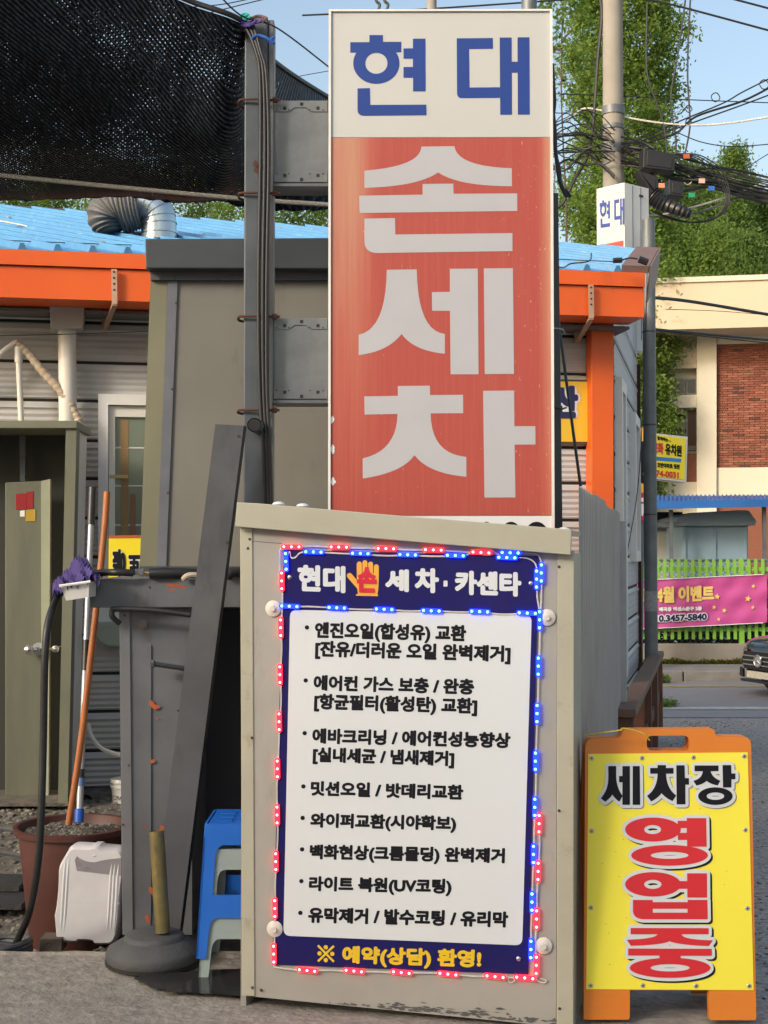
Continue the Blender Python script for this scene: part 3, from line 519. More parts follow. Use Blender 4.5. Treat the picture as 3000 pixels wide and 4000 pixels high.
for nm, cc, pts in (('teal', cols['teal'], [(940, 62), (960, 55), (975, 68), (958, 75), (945, 66), (970, 58)]), ('purple', cols['purple'], [(940, 85), (965, 92), (1000, 78), (975, 100), (945, 96), (1010, 86), (1030, 70)]), ('bright blue', cols['blue'], [(985, 148), (1010, 138), (1045, 150), (1070, 170), (1050, 160), (1072, 145)]), ('brown', cols['brown'], [(980, 72), (1010, 62), (1040, 72), (1015, 84), (990, 76), (1030, 86)])):
    wirepx('string_knot', f'{nm} cord knotted round the top of the square steel post', [(u, v, 5.54+.01*math.sin(i*2)) for i, (u, v) in enumerate(pts)], .006, mat('cord_'+nm[:4], cc, rough=.8), 'cord')
wirepx('guy_wire', 'thin dark guy wire from above through the post top to the tall sign', [(820, -60, 5.3), (940, 60, 5.5), (1080, 108, 5.55), (1285, 262, 5.6)], .0035, black, 'wire')
# steel brackets between post and sign
for (v0, v1, lab) in ((392, 715, 'upper'), (1242, 1562, 'lower')):
    bk = thing('sign_bracket', f'{lab} galvanised steel bracket plate between the square post and the tall sign', 'bracket', R(1175, v1, 5.62), 'steel brackets holding the tall sign')
    KP = Pl(R(1175, v1, 5.62), (1, 0, 0))
    M().pan(KP, [(1066, v0), (1283, v0), (1283, v1), (1066, v1)], -.12, 0, ).build('plate', galv, bk, bevel=.003)
    M().pan(KP, [(1066, v1+1), (1283, v1+1), (1283, v1+12), (1066, v1+12)], -.12, .03).build('flange', galv_dark, bk)
    for top in (1, 0):
        vb = v0 if top else v1; sgn = 1 if top else -1
        M().pan(KP, [(1070, vb+sgn*4), (1278, vb+sgn*4), (1278, vb+sgn*44), (1215, vb+sgn*44), (1195, vb+sgn*28), (1150, vb+sgn*28), (1130, vb+sgn*44), (1070, vb+sgn*44)], 0, .004).build('stiffener', galv, bk, bevel=.001)
        for (uu, vv) in ((1112, 30), (1242, 30), (1178, 14)):
            M().pan(KP, [(uu-6, vb+sgn*vv-6), (uu+6, vb+sgn*vv-6), (uu+6, vb+sgn*vv+6), (uu-6, vb+sgn*vv+6)], .004, .0055).build('slot', dark, bk)
        for (uu, vv) in ((1080, 38), (1128, 37), (1210, 37), (1262, 37)): M().lathe(KP.px(uu, vb+sgn*vv, .004), [(.004, 0), (.003, .002)], 6, KP.n).build('rivet', screwm, bk)
# ================================================================ TALL PILLAR SIGN
ps = thing('pillar_sign', 'tall light box sign, white above and faded red below, with large letters', 'sign', R(1720, 3900, 5.7))
Q = Pl(R(1720, 2170, 5.5), (1, -.004, 0)); zl = R(1500, 3700, 5.5).z
xl, xr = Q.hit(1283, 1000)[0], Q.hit(2161, 1000)[0]; ytop = Q.hit(1720, 39)[1]; ydiv = Q.hit(1720, 537)[1]; yred = Q.hit(1720, 2015)[1]; ybot = -1.3
def qb(name, a0, b0, a1, b1, c0, c1, mt, **kw): return M().prism([Q.w(a0, b0, c0), Q.w(a1, b0, c0), Q.w(a1, b1, c0), Q.w(a0, b1, c0)], Q.n*(c1-c0)).build(name, mt, ps, **kw)
qb('case', xl, ybot, xr, ytop, -.30, -.003, white)
for (a0, b0, a1, b1) in ((xl, ybot, xl+.010, ytop), (xr-.011, ybot, xr, ytop), (xl+.010, ytop-.008, xr-.011, ytop)): qb('frame', a0, b0, a1, b1, -.003, .010, white)
qb('face', xl+.0105, ydiv+.001, xr-.0115, ytop-.0085, -.003, .001, mat('off_white_face', (.52, .52, .50), (.49, .49, .47), scale=2, rough=.5, dirt=(.46, .45, .41), damt=.28, dscale=6, dstretch=(5, 5, .6)), label='off white upper panel with blue letters')
# faded red face
mr_ = bpy.data.materials.new('faded_red'); mr_.use_nodes = True; t = mr_.node_tree; L = t.links.new; b_ = t.nodes['Principled BSDF']; b_.inputs['Roughness'].default_value = .5
tc = NN(t, 'ShaderNodeTexCoord'); mp = NN(t, 'ShaderNodeMapping'); mp.inputs['Scale'].default_value = (28, 28, .6); L(tc.outputs['Object'], mp.inputs[0])
n1 = NN(t, 'ShaderNodeTexNoise'); n1.inputs['Scale'].default_value = 3; n1.inputs['Detail'].default_value = 9; n1.inputs['Roughness'].default_value = .75; L(mp.outputs[0], n1.inputs[0])
mp2 = NN(t, 'ShaderNodeMapping'); mp2.inputs['Scale'].default_value = (5, 5, .8); L(tc.outputs['Object'], mp2.inputs[0]); n2 = NN(t, 'ShaderNodeTexNoise'); n2.inputs['Scale'].default_value = 1.6; n2.inputs['Detail'].default_value = 4; L(mp2.outputs[0], n2.inputs[0])
sx = NN(t, 'ShaderNodeSeparateXYZ'); L(tc.outputs['Object'], sx.inputs[0])
orgx = ORG[ps].x; cx_ = (Q.w(xl, 0).x+Q.w(xr, 0).x)/2-orgx; hw = (xr-xl)/2
def math_(op, a, b=None, c=None):
    n = NN(t, 'ShaderNodeMath', operation=op)
    for i, q in enumerate((a, b, c)):
        if q is None: continue
        if isinstance(q, (int, float)): n.inputs[i].default_value = q
        else: L(q, n.inputs[i])
    return n.outputs[0]
dx = math_('SUBTRACT', sx.outputs[0], cx_); xn = math_('DIVIDE', dx, hw)                      # -1..1 across
zrel = math_('SUBTRACT', sx.outputs[2], Q.w(0, ydiv).z-ORG[ps].z)                                 # 0 at top, negative down
topf = NN(t, 'ShaderNodeMapRange'); topf.inputs['From Min'].default_value = -1.5; topf.inputs['From Max'].default_value = 0; L(zrel, topf.inputs[0])
lf = NN(t, 'ShaderNodeMapRange'); lf.interpolation_type = 'SMOOTHSTEP'; lf.inputs['From Min'].default_value = -.50; lf.inputs['From Max'].default_value = -.80; L(xn, lf.inputs[0])
rf = NN(t, 'ShaderNodeMapRange'); rf.interpolation_type = 'SMOOTHSTEP'; rf.inputs['From Min'].default_value = .84; rf.inputs['From Max'].default_value = 1.0; L(xn, rf.inputs[0])
fade = math_('ADD', math_('MULTIPLY', lf.outputs[0], math_('MULTIPLY', topf.outputs[0], .6)), math_('MULTIPLY', rf.outputs[0], math_('ADD', math_('MULTIPLY', topf.outputs[0], .35), .3)))
fade = math_('ADD', math_('MULTIPLY', fade, math_('ADD', n2.outputs['Fac'], .45)), math_('MULTIPLY', math_('SUBTRACT', n1.outputs['Fac'], .45), .55)); fade = math_('MINIMUM', math_('MAXIMUM', fade, 0), 1)
rp = NN(t, 'ShaderNodeValToRGB'); e = rp.color_ramp.elements; e[0].color = (.38, .06, .045, 1); e[1].color = (.52, .36, .22, 1); q = e.new(.22); q.color = (.43, .10, .065, 1); q = e.new(.5); q.color = (.46, .19, .12, 1); L(fade, rp.inputs[0])
vn = NN(t, 'ShaderNodeTexNoise'); vn.inputs['Scale'].default_value = 90; vn.inputs['Detail'].default_value = 2; mp3 = NN(t, 'ShaderNodeMapping'); mp3.inputs['Scale'].default_value = (1.6, 1.6, .45); L(tc.outputs['Object'], mp3.inputs[0]); L(mp3.outputs[0], vn.inputs[0])
thr = math_('GREATER_THAN', math_('ADD', vn.outputs['Fac'], math_('MULTIPLY', xn, .03)), .735); mx = NN(t, 'ShaderNodeMix', data_type='RGBA'); L(math_('MULTIPLY', thr, .7), mx.inputs[0]); L(rp.outputs[0], mx.inputs[6]); mx.inputs[7].default_value = (.6, .38, .26, 1); L(mx.outputs[2], b_.inputs['Base Color'])
qb('face', xl+.0105, yred+.001, xr-.0115, ydiv-.001, -.003, .001, mr_, label='faded red middle panel with white letters')
qb('face', xl+.0105, ybot+.01, xr-.0115, yred-.001, -.003, .001, wprint, label='white lower panel with black digits')
blue_p = mat('blue_print', (.008, .042, .25), (.007, .038, .23), scale=3, rough=.4); grey_p = mat('grey_white_print', (.44, .44, .465), (.41, .41, .435), scale=3, rough=.45)
HYEON = [[O([(196, 273), (320, 273), (320, 227), (408, 227), (408, 271), (527, 271), (527, 339), (196, 341)])], [ell(365, 410, 150, 133, 64), ell(365, 410, 72, 68, 48)[::-1]], [O([(602, 251), (683, 250), (684, 591), (603, 592), (603, 503), (541, 503), (541, 434), (602, 434), (602, 380), (541, 380), (541, 314), (602, 313)])], [O([(243, 573), (323, 571), (325, 680), (689, 678), (690, 746), (285, 750), ('q', 243, 750, 243, 710)])]]
DAE = [[O([(886, 248), (1120, 246), (1121, 316), (967, 318), (969, 567), (1166, 565), (1166, 634), (920, 636), ('q', 888, 636, 888, 600)])], [O([(1164, 243), (1242, 243), (1242, 400), (1280, 400), (1280, 242), (1357, 241), (1359, 742), (1282, 743), (1281, 471), (1243, 471), (1244, 743), (1168, 744)])]]
mp2_ = lambda x, y: (1250+x/1.659, y/1.659); mpA = lambda x, y: (1270+x/1.7463, 500+y/1.7463); mpB = lambda x, y: (1270+x/1.7463, 1300+y/1.7463)
letter('letter', HYEON, Q, mp2_, blue_p, ps); letter('letter', DAE, Q, mp2_, blue_p, ps)
SON = [[O([(657, 127), (882, 124), ('q', 900, 262, 1273, 275), (1275, 397), ('q', 915, 398, 770, 303), ('q', 640, 398, 268, 409), (268, 291), ('q', 650, 262, 657, 127)])], [O([(233, 462), (665, 455), (665, 382), (874, 380), (876, 449), (1310, 446), (1311, 566), (235, 580)])], [O([(268, 618), (477, 615), (479, 727), (1278, 717), (1278, 840), (360, 853), ('q', 268, 853, 268, 770)])]]
SE = [[O([(421, 967), (625, 965), ('q', 632, 1385, 817, 1405), (817, 1540), ('q', 605, 1520, 522, 1405), ('q', 430, 1525, 229, 1549), (229, 1410), ('q', 415, 1375, 421, 967)])], [O([(851, 961), (1041, 959), (1047, 1680), (856, 1680), (852, 1247), (730, 1247), (729, 1120), (851, 1118)])], [O([(1083, 958), (1281, 957), (1288, 1677), (1089, 1679)])]]
CHA = [[O([(496, 363), (714, 361), (716, 425), (941, 423), (942, 548), (720, 550), ('q', 722, 825, 963, 847), (964, 982), ('q', 705, 960, 610, 835), ('q', 525, 955, 257, 994), (256, 857), ('q', 490, 805, 494, 553), (269, 558), (267, 434), (496, 430)])], [O([(1078, 396), (1289, 394), (1291, 637), (1434, 637), (1435, 762), (1293, 763), (1298, 1123), (1087, 1124)])]]
letter('letter', SON, Q, mpA, grey_p, ps); letter('letter', SE, Q, mpA, grey_p, ps); letter('letter', CHA, Q, mpB, grey_p, ps)
for (u0, u1) in ((1872, 1928), (1958, 2034), (2054, 2138)):
    cx = (u0+u1)/2; rx = (u1-u0)/2; letter('digit', [[ell(cx, 2092, rx+4, 54), ell(cx, 2096, rx*.5, 30)[::-1]]], Q, lambda x, y: (x, y), kprint, ps)
# scuffs on the red face
m = M()
for (u, v, w_, h_) in ((1297, 1640, 8, 14), (1299, 1755, 10, 16), (1301, 1880, 10, 14)):
    pts = [(u+w_*(1+.3*math.sin(3*a+u))*math.cos(a), v+h_*(1+.3*math.sin(4*a+v))*math.sin(a)) for a in np.linspace(0, 6.28, 14, endpoint=False)]; m.flat([[Q.hit(a, b, .0025) for a, b in pts]], lambda a, b: Q.w(a, b, .0025))
m.build('scuff', wprint, ps, normals=False)
# leaning dark post behind the right edge of the sign
m = M(); m.beam(R(2150, 760, 5.85), R(2188, 3700, 5.85), .062, .06); m.build('leaning_post', mat('dark_post', (.05, .053, .058), (.035, .037, .04), scale=9, rough=.5, metal=.3, dirt=(.10, .09, .08), damt=.3), label='dark steel post behind the right edge of the tall sign', cat='post', bevel=.004)
wirepx('strut', 'thin black strut leaning across the yellow syllable sign', [(2178, 1230, 6.4), (2222, 1560, 6.4), (2268, 1900, 6.4)], .0075, mat('strut_green', (.01, .022, .018), rough=.4), 'strut', k=2)
wirepx('tie_wire', 'silver tie wire round the dark post by the sign edge', [(2160, 1282, 5.75), (2185, 1284, 5.75), (2200, 1290, 5.76), (2204, 1305, 5.78)], .003, steel, 'wire')
wirepx('tie_wire', 'black tie wire round the dark post below the yellow sign', [(2166, 1592, 5.78), (2190, 1598, 5.76), (2212, 1592, 5.78)], .004, black, 'wire')
for i, pts in enumerate(([(2158, 250), (2162, 330), (2166, 400), (2160, 470), (2168, 560), (2176, 640), (2185, 700), (2200, 740), (2215, 770)], [(2160, 420), (2170, 520), (2172, 600), (2186, 660), (2192, 730), (2212, 745), (2230, 770)], [(2172, 620), (2164, 760), (2160, 900), (2160, 1120)])):
    wirepx('cable', ('thick dark cable hanging at the right edge of the tall sign', 'twisted dark cable looping beside the right edge of the tall sign', 'thin pale cable hanging down the right edge of the tall sign')[i], [(u, v, 5.9) for u, v in pts], (.009, .007, .003)[i], black if i < 2 else pvc, n=8)
# ================================================================ BOOTH
bo = thing('booth', 'cream metal booth with a sloping roof edge carrying the service board', 'booth', R(1590, 3930, 4.95))
b_l = R(946, 3890, 4.93); b_r = R(2228, 3990, 4.74); BX = (b_r-b_l); BX.z = 0; BX.normalize(); B = Pl(b_l, BX)
def bb(name, pts, c0, c1, mt, parent=bo, **kw): return M().pan(B, pts, c0, c1).build(name, mt, parent, **kw)
fp = bb('front_panel', [(984, 2060), (2176, 2160), (2172, 4010), (992, 3893)], -.02, 0, cream)
bb('corner_trim', [(937, 2052), (986, 2056), (995, 3893), (946, 3890)], -.03, .005, cream_trim, bevel=.003)
bb('corner_trim', [(2177, 2150), (2243, 2150), (2240, 4010), (2174, 4005)], -.03, .005, cream_trim, bevel=.003)
bb('seam_strip', [(986, 2113), (1100, 2122), (1100, 2124), (986, 2115)], 0, .001, screwm)
SB = back; br_ = B.px(2240, 3990, 0)
hb = B.px(2240, 2160, 0).z
M().prism([V((br_.x, br_.y, -.05)), V((br_.x, br_.y, -.05))+SB*.42, V((br_.x, br_.y, hb))+SB*.42, V((br_.x, br_.y, hb))], V((-.02, 0.0, 0))).build('side_panel', cream_trim, bo)
bl_ = B.px(940, 3880, -.03); M().prism([V((bl_.x, bl_.y, -.02)), V((bl_.x, bl_.y, -.02))+SB*.42, V((bl_.x, bl_.y, B.px(940, 2060).z))+SB*.42, V((bl_.x, bl_.y, B.px(940, 2060).z))], V((.02, 0, 0))).build('side_panel', cream, bo)
fa = bb('roof_edge', [(925, 1962), (1010, 1966), (1500, 2009), (2233, 2068), (2229, 2168), (1500, 2107), (918, 2057)], -.02, .045, mat('roof_edge_cream', (.385, .375, .30), (.345, .335, .265), scale=3, rough=.42, dirt=(.34, .31, .23), damt=.36, dscale=6, bump=.04, bscale=10), bevel=.003)
tl_ = B.px(925, 1965, -.02); tr_ = B.px(2233, 2071, -.02); M().prism([tl_, tr_, tr_+SB*.42, tl_+SB*.42], (0, 0, -.02)).build('roof_sheet', cream_trim, bo)
for u, v in ((1088, 1967), (1182, 1974), (2202, 2068)): M().lathe(B.px(u, v, .01)-V((0, 0, .004)), [(.024, 0), (.020, .007), (.01, .011), (0, .012)], 16).build('sealant_blob', wprint, bo, smooth=True)
for (u, v) in ((975, 2106), (968, 2142), (984, 2882), (986, 3888-30), (2184, 2214), (2184, 3167), (2186, 3940), (1020, 3868)): M().lathe(B.px(u, v, .005), [(.0055, 0), (.0045, .003), (0, .0035)], 10, B.n).build('screw', screwm, bo)
# peeled paint along the booth's foot
m = M()
for i in range(150):
    u = random.gauss(1850, 210) if i % 3 else random.uniform(1250, 2150); u = min(2165, max(1010, u)); v = 3893+(u-995)*.0985-random.choice((6, 9, 14, 20, 30))*random.uniform(.3, 1.6)*math.exp(-((u-1850)/420)**2)-3
    w_ = random.uniform(4, 22); h_ = random.uniform(1.2, 4.2)
    pts = [(u+w_*(1+.4*math.sin(3*a+i))*math.cos(a), v+.0985*w_*math.cos(a)+h_*(1+.4*math.sin(5*a+i))*math.sin(a)) for a in np.linspace(0, 6.28, 9, endpoint=False)]; c = .0008+i*.00001; m.flat([[B.hit(a, b, c) for a, b in pts]], lambda a, b: B.w(a, b, c))
m.build('peeled_paint', mat('peeled', (.12, .12, .11), (.07, .07, .07), scale=30, rough=.8), bo, normals=False)['kind'] = 'stuff'
# ---- service board
sb = thing('service_board', 'navy and white service list board fixed on the cream booth', 'sign board', B.px(1570, 3790, .01))
navyb = mat('navy_board', (.012, .010, .10), (.010, .009, .09), scale=2, rough=.4, spec=.25); whiteb = mat('white_board', (.62, .65, .68), (.59, .62, .65), scale=2, rough=.35)
M().pan(B, [(1108, 2148), (2105, 2172), (2064, 3806), (1064, 3768)], .0, .006).build('board', navyb, sb)
def rquad(pts, r_, n=6):
    out = []; k = len(pts)
    for i in range(k):
        p = V(pts[i]); a = (V(pts[i-1])-p).normalized(); b = (V(pts[(i+1) % k])-p).normalized()
        for j in range(n+1):
            t_ = j/n; q0 = p+a*r_; q1 = p+b*r_; out.append(tuple((1-t_)**2*q0+2*t_*(1-t_)*p+t_*t_*q1))
    return out
M().pan(B, rquad([(1133, 2382), (2077, 2402), (2040, 3693), (1107, 3655)], 28), .006, .0066).build('white_panel', whiteb, sb)
LINES = [('엔진오일(합성유) 교환', 1231, 2429, 2491, 1822, 2442), ('[잔유/더러운 오일 완벽제거]', 1232, 2511, 2574, 1995, 2531), ('에어컨 가스 보충 / 완충', 1226, 2636, 2697, 1853, 2652), ('[항균필터(활성탄) 교환]', 1228, 2718, 2779, 1865, 2736), ('에바크리닝 / 에어컨성능향상', 1221, 2844, 2904, 1995, 2862), ('[실내세균 / 냄새제거]', 1223, 2926, 2985, 1775, 2942), ('밋션오일 / 밧데리교환', 1215, 3050, 3108, 1811, 3066), ('와이퍼교환(시야확보)', 1213, 3175, 3232, 1783, 3187), ('백화현상(크롬몰딩) 완벽제거', 1211, 3298, 3356, 1973, 3313), ('라이트 복원(UV코팅)', 1208, 3422, 3480, 1765, 3433), ('유막제거 / 발수코팅 / 유리막', 1205, 3545, 3604, 1986, 3563)]
for (tx, u0, v0, v1, u1, v2) in LINES: text('text_line', tx, B, (u0, v0, v1), (u1, v2), kprint, sb, c=.0072, off=.010, r=.0024, n=8, skew=u0-2, ref=True)
for (u, v) in ((1199, 2451), (1194, 2658), (1190, 2864), (1185, 3072), (1182, 3195), (1180, 3318), (1177, 3442), (1173, 3566)): M().pan(B, ell(u, v, 8.5, 8.5, 20), .0066, .0074).build('bullet', kprint, sb)
yp = mat('yellow_print', (.74, .50, .02), (.7, .46, .02), scale=4, rough=.4); text('text_line', '예약(상담) 환영!', B, (1338, 3694, 3762), (1881, 3711), yp, sb, c=.0066, off=.008, r=.003, n=8, skew=1336, ref=True)
mm = lambda x, y: (1273+x, 3725+y+x*.03)
letter('reference_mark', [[[(-34, -28), (-28, -34), (34, 28), (28, 34)]], [[(-34, 28), (28, -34), (34, -28), (-28, 34)]]]+[[ell(a, b, 8.5, 8.5, 16)] for a, b in ((-25, 0), (25, 0), (0, -25), (0, 25))], B, mm, yp, sb, c=.0068)
for (tx, u0, v0, v1, u1, v2) in (('현대', 1163, 2206, 2310, 1349, 2212), ('세', 1505, 2223, 2310, 1597, 2225), ('차', 1620, 2218, 2314, 1714, 2221), ('카센타', 1777, 2228, 2322, 2036, 2236)): text('header_text', tx, B, (u0, v0, v1), (u1, v2), whiteb, sb, c=.0066, off=0, r=.0050, n=12)
M().pan(B, rquad([(1733, 2268), (1748, 2268), (1748, 2291), (1732, 2291)], 3), .0066, .0074).build('header_dot', whiteb, sb)
mh = lambda x, y: (1050+x/2.37, 2100+y/2.37); glove = mat('glove_orange', (.72, .36, .05), (.68, .32, .04), scale=4, rough=.45)
def cap(x0, y0, x1, y1, w_):
    a = V((x0, y0)); b = V((x1, y1)); d = (b-a).normalized(); n = V((-d.y, d.x)); out = []
    for k in range(9): th = math.pi*k/8; out.append(a+(n*math.cos(th)-d*math.sin(th))*w_/2)
    for k in range(9): th = math.pi*k/8; out.append(b+(-n*math.cos(th)+d*math.sin(th))*w_/2)
    return [tuple(p) for p in out]
hs = [[O([(815, 330), (1019, 330), (1016, 430), ('q', 1016, 480, 1004, 526), (824, 526), ('q', 826, 470, 796, 430), (815, 400)])], [cap(838, 244, 838, 400, 46)], [cap(890, 232, 890, 400, 46)], [cap(942, 246, 942, 400, 46)], [cap(996, 270, 995, 400, 46)], [cap(748, 352, 850, 470, 50)], [O([(808, 524), (1012, 526), (1011, 542), (808, 538)])]]
letter('hand_emblem', hs, B, mh, glove, sb, c=.0068)
text('hand_lettering', '손', B, (1394, 2214, 2314), (1472, 2216), mat('crimson_print', (.62, .02, .05), rough=.4), sb, c=.0084, off=.02, r=.0032, n=10)
for (u, v) in ((1132, 2255), (2074, 2279), (2026, 3745)): M().lathe(B.px(u, v, .006), [(.008, 0), (.008, .003), (.004, .006), (0, .006)], 14, B.n).build('bolt_head', steel, sb, smooth=True)
for i, (u, v) in enumerate(((1067, 2377), (2137, 2412), (1073, 3628), (2124, 3694))):
    M().lathe(B.px(u, v, .005), [(.030, 0), (.0295, .002), (.012, .010), (.0105, .010), (.010, .016), (0, .016)], 24, B.n).build('round_knob', mat('knob_plastic', (.62, .58, .53), (.56, .52, .47), scale=10, rough=.5), bo, smooth=True)
# ---- LED light strings
RB, RL = emit('red_glow', (1, .012, .03), 2.4, (.5, .02, .03)), emit('red_led', (1, .13, .11), 8); BBm, BL = emit('blue_glow', (.004, .02, 1), 3.2, (.02, .03, .5)), emit('blue_led', (.04, .30, 1), 9)
def module(u, v, ang, body, lens, parent, c=.011):
    a0, b0 = B.hit(u, v, c); ca, sa = math.cos(ang), math.sin(ang); hl, hw_ = .0385, .0085
    def w_(x, y, z): return B.w(a0+x*ca-y*sa, b0+x*sa+y*ca, c+z)
    o_ = M(); pts = [(hl-.004, -hw_), (hl, -hw_+.004), (hl, hw_-.004), (hl-.004, hw_), (-hl+.004, hw_), (-hl, hw_-.004), (-hl, -hw_+.004), (-hl+.004, -hw_)]
    o_.prism([w_(x, y, -.003) for x, y in pts], B.n*.006); md = o_.build('light_module', body, parent)
    for q in (-.0285, 0, .0285): M().lathe(w_(q, 0, .003), [(.0047, 0), (.0043, .002), (.0022, .0038), (0, .0043)], 10, B.n).build('lamp', lens, md, smooth=True)
REDS = [(1139, 2136, -.01), (1324, 2137, -.02), (1508, 2143, -.03), (1693, 2148, -.03), (1879, 2158, -.06)]+[(u, v, 1.585) for u, v in ((1101, 2269), (1097, 2452), (1094, 2635), (1091, 2819), (1084, 3003), (1083, 3183), (1078, 3365), (1074, 3548), (1070, 3726))]+[(u, v, -.05) for u, v in ((1200, 3790), (1383, 3792), (1568, 3798), (1750, 3804), (1934, 3814), (2050, 3819))]+[(u, v, 1.55) for u, v in ((2106, 3217), (2102, 3403), (2096, 3589), (2095, 3770))]
BLU = [(1117, 2193, 1.62)]+[(u, v, -.03) for u, v in ((1225, 2156), (1408, 2162), (1593, 2167), (1779, 2170), (1993, 2159), (1980, 2178))]+[(u, v, 1.56) for u, v in ((2096, 2262), (2115, 2238), (2108, 2421), (2103, 2602), (2098, 2787), (2092, 2973), (2089, 3153), (2084, 3337), (2078, 3523), (2074, 3708))]
BMID = [(u, v, -.035) for u, v in ((1131, 2368), (1316, 2374), (1501, 2380), (1685, 2386), (1874, 2389), (2060, 2395))]
wirem = mat('white_wire', (.60, .57, .56), (.5, .47, .46), scale=30, rough=.5)
rs = thing('light_string', 'red lamp string framing the left, top and bottom of the service board', 'light string', B.px(1100, 3800, .01))
bs = thing('light_string', 'blue lamp string along the top and right edges of the service board', 'light string', B.px(2090, 3700, .01))
bm = thing('light_string', 'short blue lamp row between the navy header and the white list', 'light string', B.px(1590, 2390, .01))
for l, par, bd, ln in ((REDS, rs, RB, RL), (BLU, bs, BBm, BL), (BMID, bm, BBm, BL)):
    for (u, v, a_) in l: module(u, v, a_, bd, ln, par, .013 if (u, v) != (1980, 2178) else .0165)
def wires(par, pts, c=.0125, dd=(0, 3)):
    for q in dd: M().tube(smooth_pts([B.px(u+(q if abs(pts[0][1]-pts[-1][1]) > abs(pts[0][0]-pts[-1][0]) else 0), v+(q if abs(pts[0][1]-pts[-1][1]) <= abs(pts[0][0]-pts[-1][0]) else 0)+math.sin(i*1.7+u)*1.5, c-.0045) for i, (u, v) in enumerate(pts)], 5), .0016, 6).build('wire', wirem, par, smooth=True)
wires(rs, [(1092, 2250), (1092, 2170), (1098, 2140), (1139, 2136), (1230, 2134), (1324, 2137), (1420, 2141), (1508, 2143), (1600, 2148), (1693, 2148), (1780, 2152), (1879, 2158)])
wires(rs, [(1101, 2269), (1102, 2360), (1097, 2452), (1099, 2540), (1094, 2635), (1097, 2730), (1091, 2819), (1088, 2900), (1084, 3003), (1080, 3090), (1083, 3183), (1083, 3270), (1078, 3365), (1074, 3450), (1074, 3548), (1071, 3640), (1070, 3726), (1068, 3775)])
wires(rs, [(1068, 3775), (1110, 3783), (1200, 3790), (1290, 3788), (1383, 3792), (1475, 3794), (1568, 3798), (1660, 3798), (1750, 3804), (1840, 3810), (1934, 3814), (2050, 3819)])
wires(rs, [(2106, 3217), (2106, 3310), (2102, 3403), (2096, 3500), (2096, 3589), (2090, 3680), (2095, 3770), (2092, 3825), (2120, 3840), (2132, 3832), (2110, 3822)])
wires(rs, [(1990, 3815), (1985, 3828), (1995, 3838), (2010, 3832), (2005, 3818)], dd=(0,))
wires(bs, [(1117, 2193), (1128, 2160), (1133, 2158), (1138, 2178), (1155, 2176), (1175, 2156), (1225, 2156), (1320, 2160), (1408, 2162), (1500, 2168), (1593, 2167), (1690, 2172), (1779, 2170), (1830, 2165), (1850, 2145), (1910, 2143), (1940, 2160), (1980, 2178)])
wires(bs, [(1980, 2178), (2050, 2180), (2085, 2195), (2096, 2225), (2096, 2262), (2097, 2330), (2104, 2375), (2108, 2421), (2107, 2520), (2103, 2602), (2101, 2700), (2098, 2787), (2094, 2890), (2092, 2973), (2092, 3060), (2089, 3153), (2085, 3240), (2084, 3337), (2079, 3430), (2078, 3523), (2073, 3620), (2074, 3708)])
wires(bs, [(1993, 2159), (2080, 2160), (2105, 2175), (2115, 2210), (2115, 2238), (2113, 2330), (2108, 2421)])
wires(bm, [(1131, 2368), (1220, 2368), (1316, 2374), (1410, 2378), (1501, 2380), (1595, 2384), (1685, 2386), (1780, 2388), (1874, 2389), (1960, 2397), (2060, 2395)])
# ================================================================ A-FRAME SIGN
af = thing('a_frame_sign', 'orange plastic folding sign with a yellow panel of black and red letters', 'sign', R(2615, 3983, 4.9))
A = Pl(R(2615, 3983, 4.79), (1, -.01, 0), V((0, .13, 1)))
opl = mat('orange_plastic', (.66, .20, .018), (.60, .17, .014), scale=4, rough=.42, dirt=(.42, .13, .03), damt=.33, dscale=7, bump=.05, bscale=90)
body = O([(2280, 3982), (2286, 2925), ('q', 2289, 2886, 2318, 2885), (2412, 2882), ('q', 2426, 2880, 2430, 2864), ('q', 2432, 2852, 2446, 2850), (2778, 2847), ('q', 2791, 2848, 2793, 2862), ('q', 2794, 2877, 2806, 2877), (2905, 2878), ('q', 2933, 2880, 2934, 2910), (2954, 3975), ('q', 2953, 3985, 2944, 3985), (2778, 3985), ('q', 2771, 3984, 2771, 3976), (2768, 3868), (2461, 3868), (2460, 3972), ('q', 2459, 3983, 2450, 3983), (2290, 3983)])
hole = rquad([(2526, 2874), (2692, 2873), (2696, 2931), (2527, 2932)], 24)
def mapA(l, c): return [A.hit(u, v, c) for u, v in l]
for nm, sgn in (('front_leaf', 1), ('rear_leaf', -1)):
    loops = [mapA(body, 0), mapA(hole, 0)[::-1]]
    if sgn > 0: M().slab(loops, lambda a, b: A.w(a, b, -.03), lambda a, b: A.w(a, b, 0)).build(nm, opl, af, bevel=.004)
    else:
        topb = max(p[1] for p in loops[0]); A2 = Pl(A.w(0, topb, -.034), A.x, V((0, -.13, 1)))
        M().slab(loops, lambda a, b: A2.w(a, b-topb, -.03), lambda a, b: A2.w(a, b-topb, 0)).build(nm, opl, af, bevel=.004)
ylw = mat('yellow_panel', (.86, .76, .06), (.82, .71, .05), scale=2, rough=.4, dirt=(.55, .44, .05), damt=.31, dscale=4)
M().pan(A, [(2298, 2945), (2921, 2939), (2944, 3868), (2290, 3864)], 0, .003).build('face_panel', ylw, af)
redp = mat('red_print', (.60, .018, .028), (.56, .016, .026), scale=3, rough=.4)
mE = lambda x, y: (2300+x/2.5523, 2950+y/2.5523); mF = lambda x, y: (2300+x/2.5523, 3380+y/2.5523)
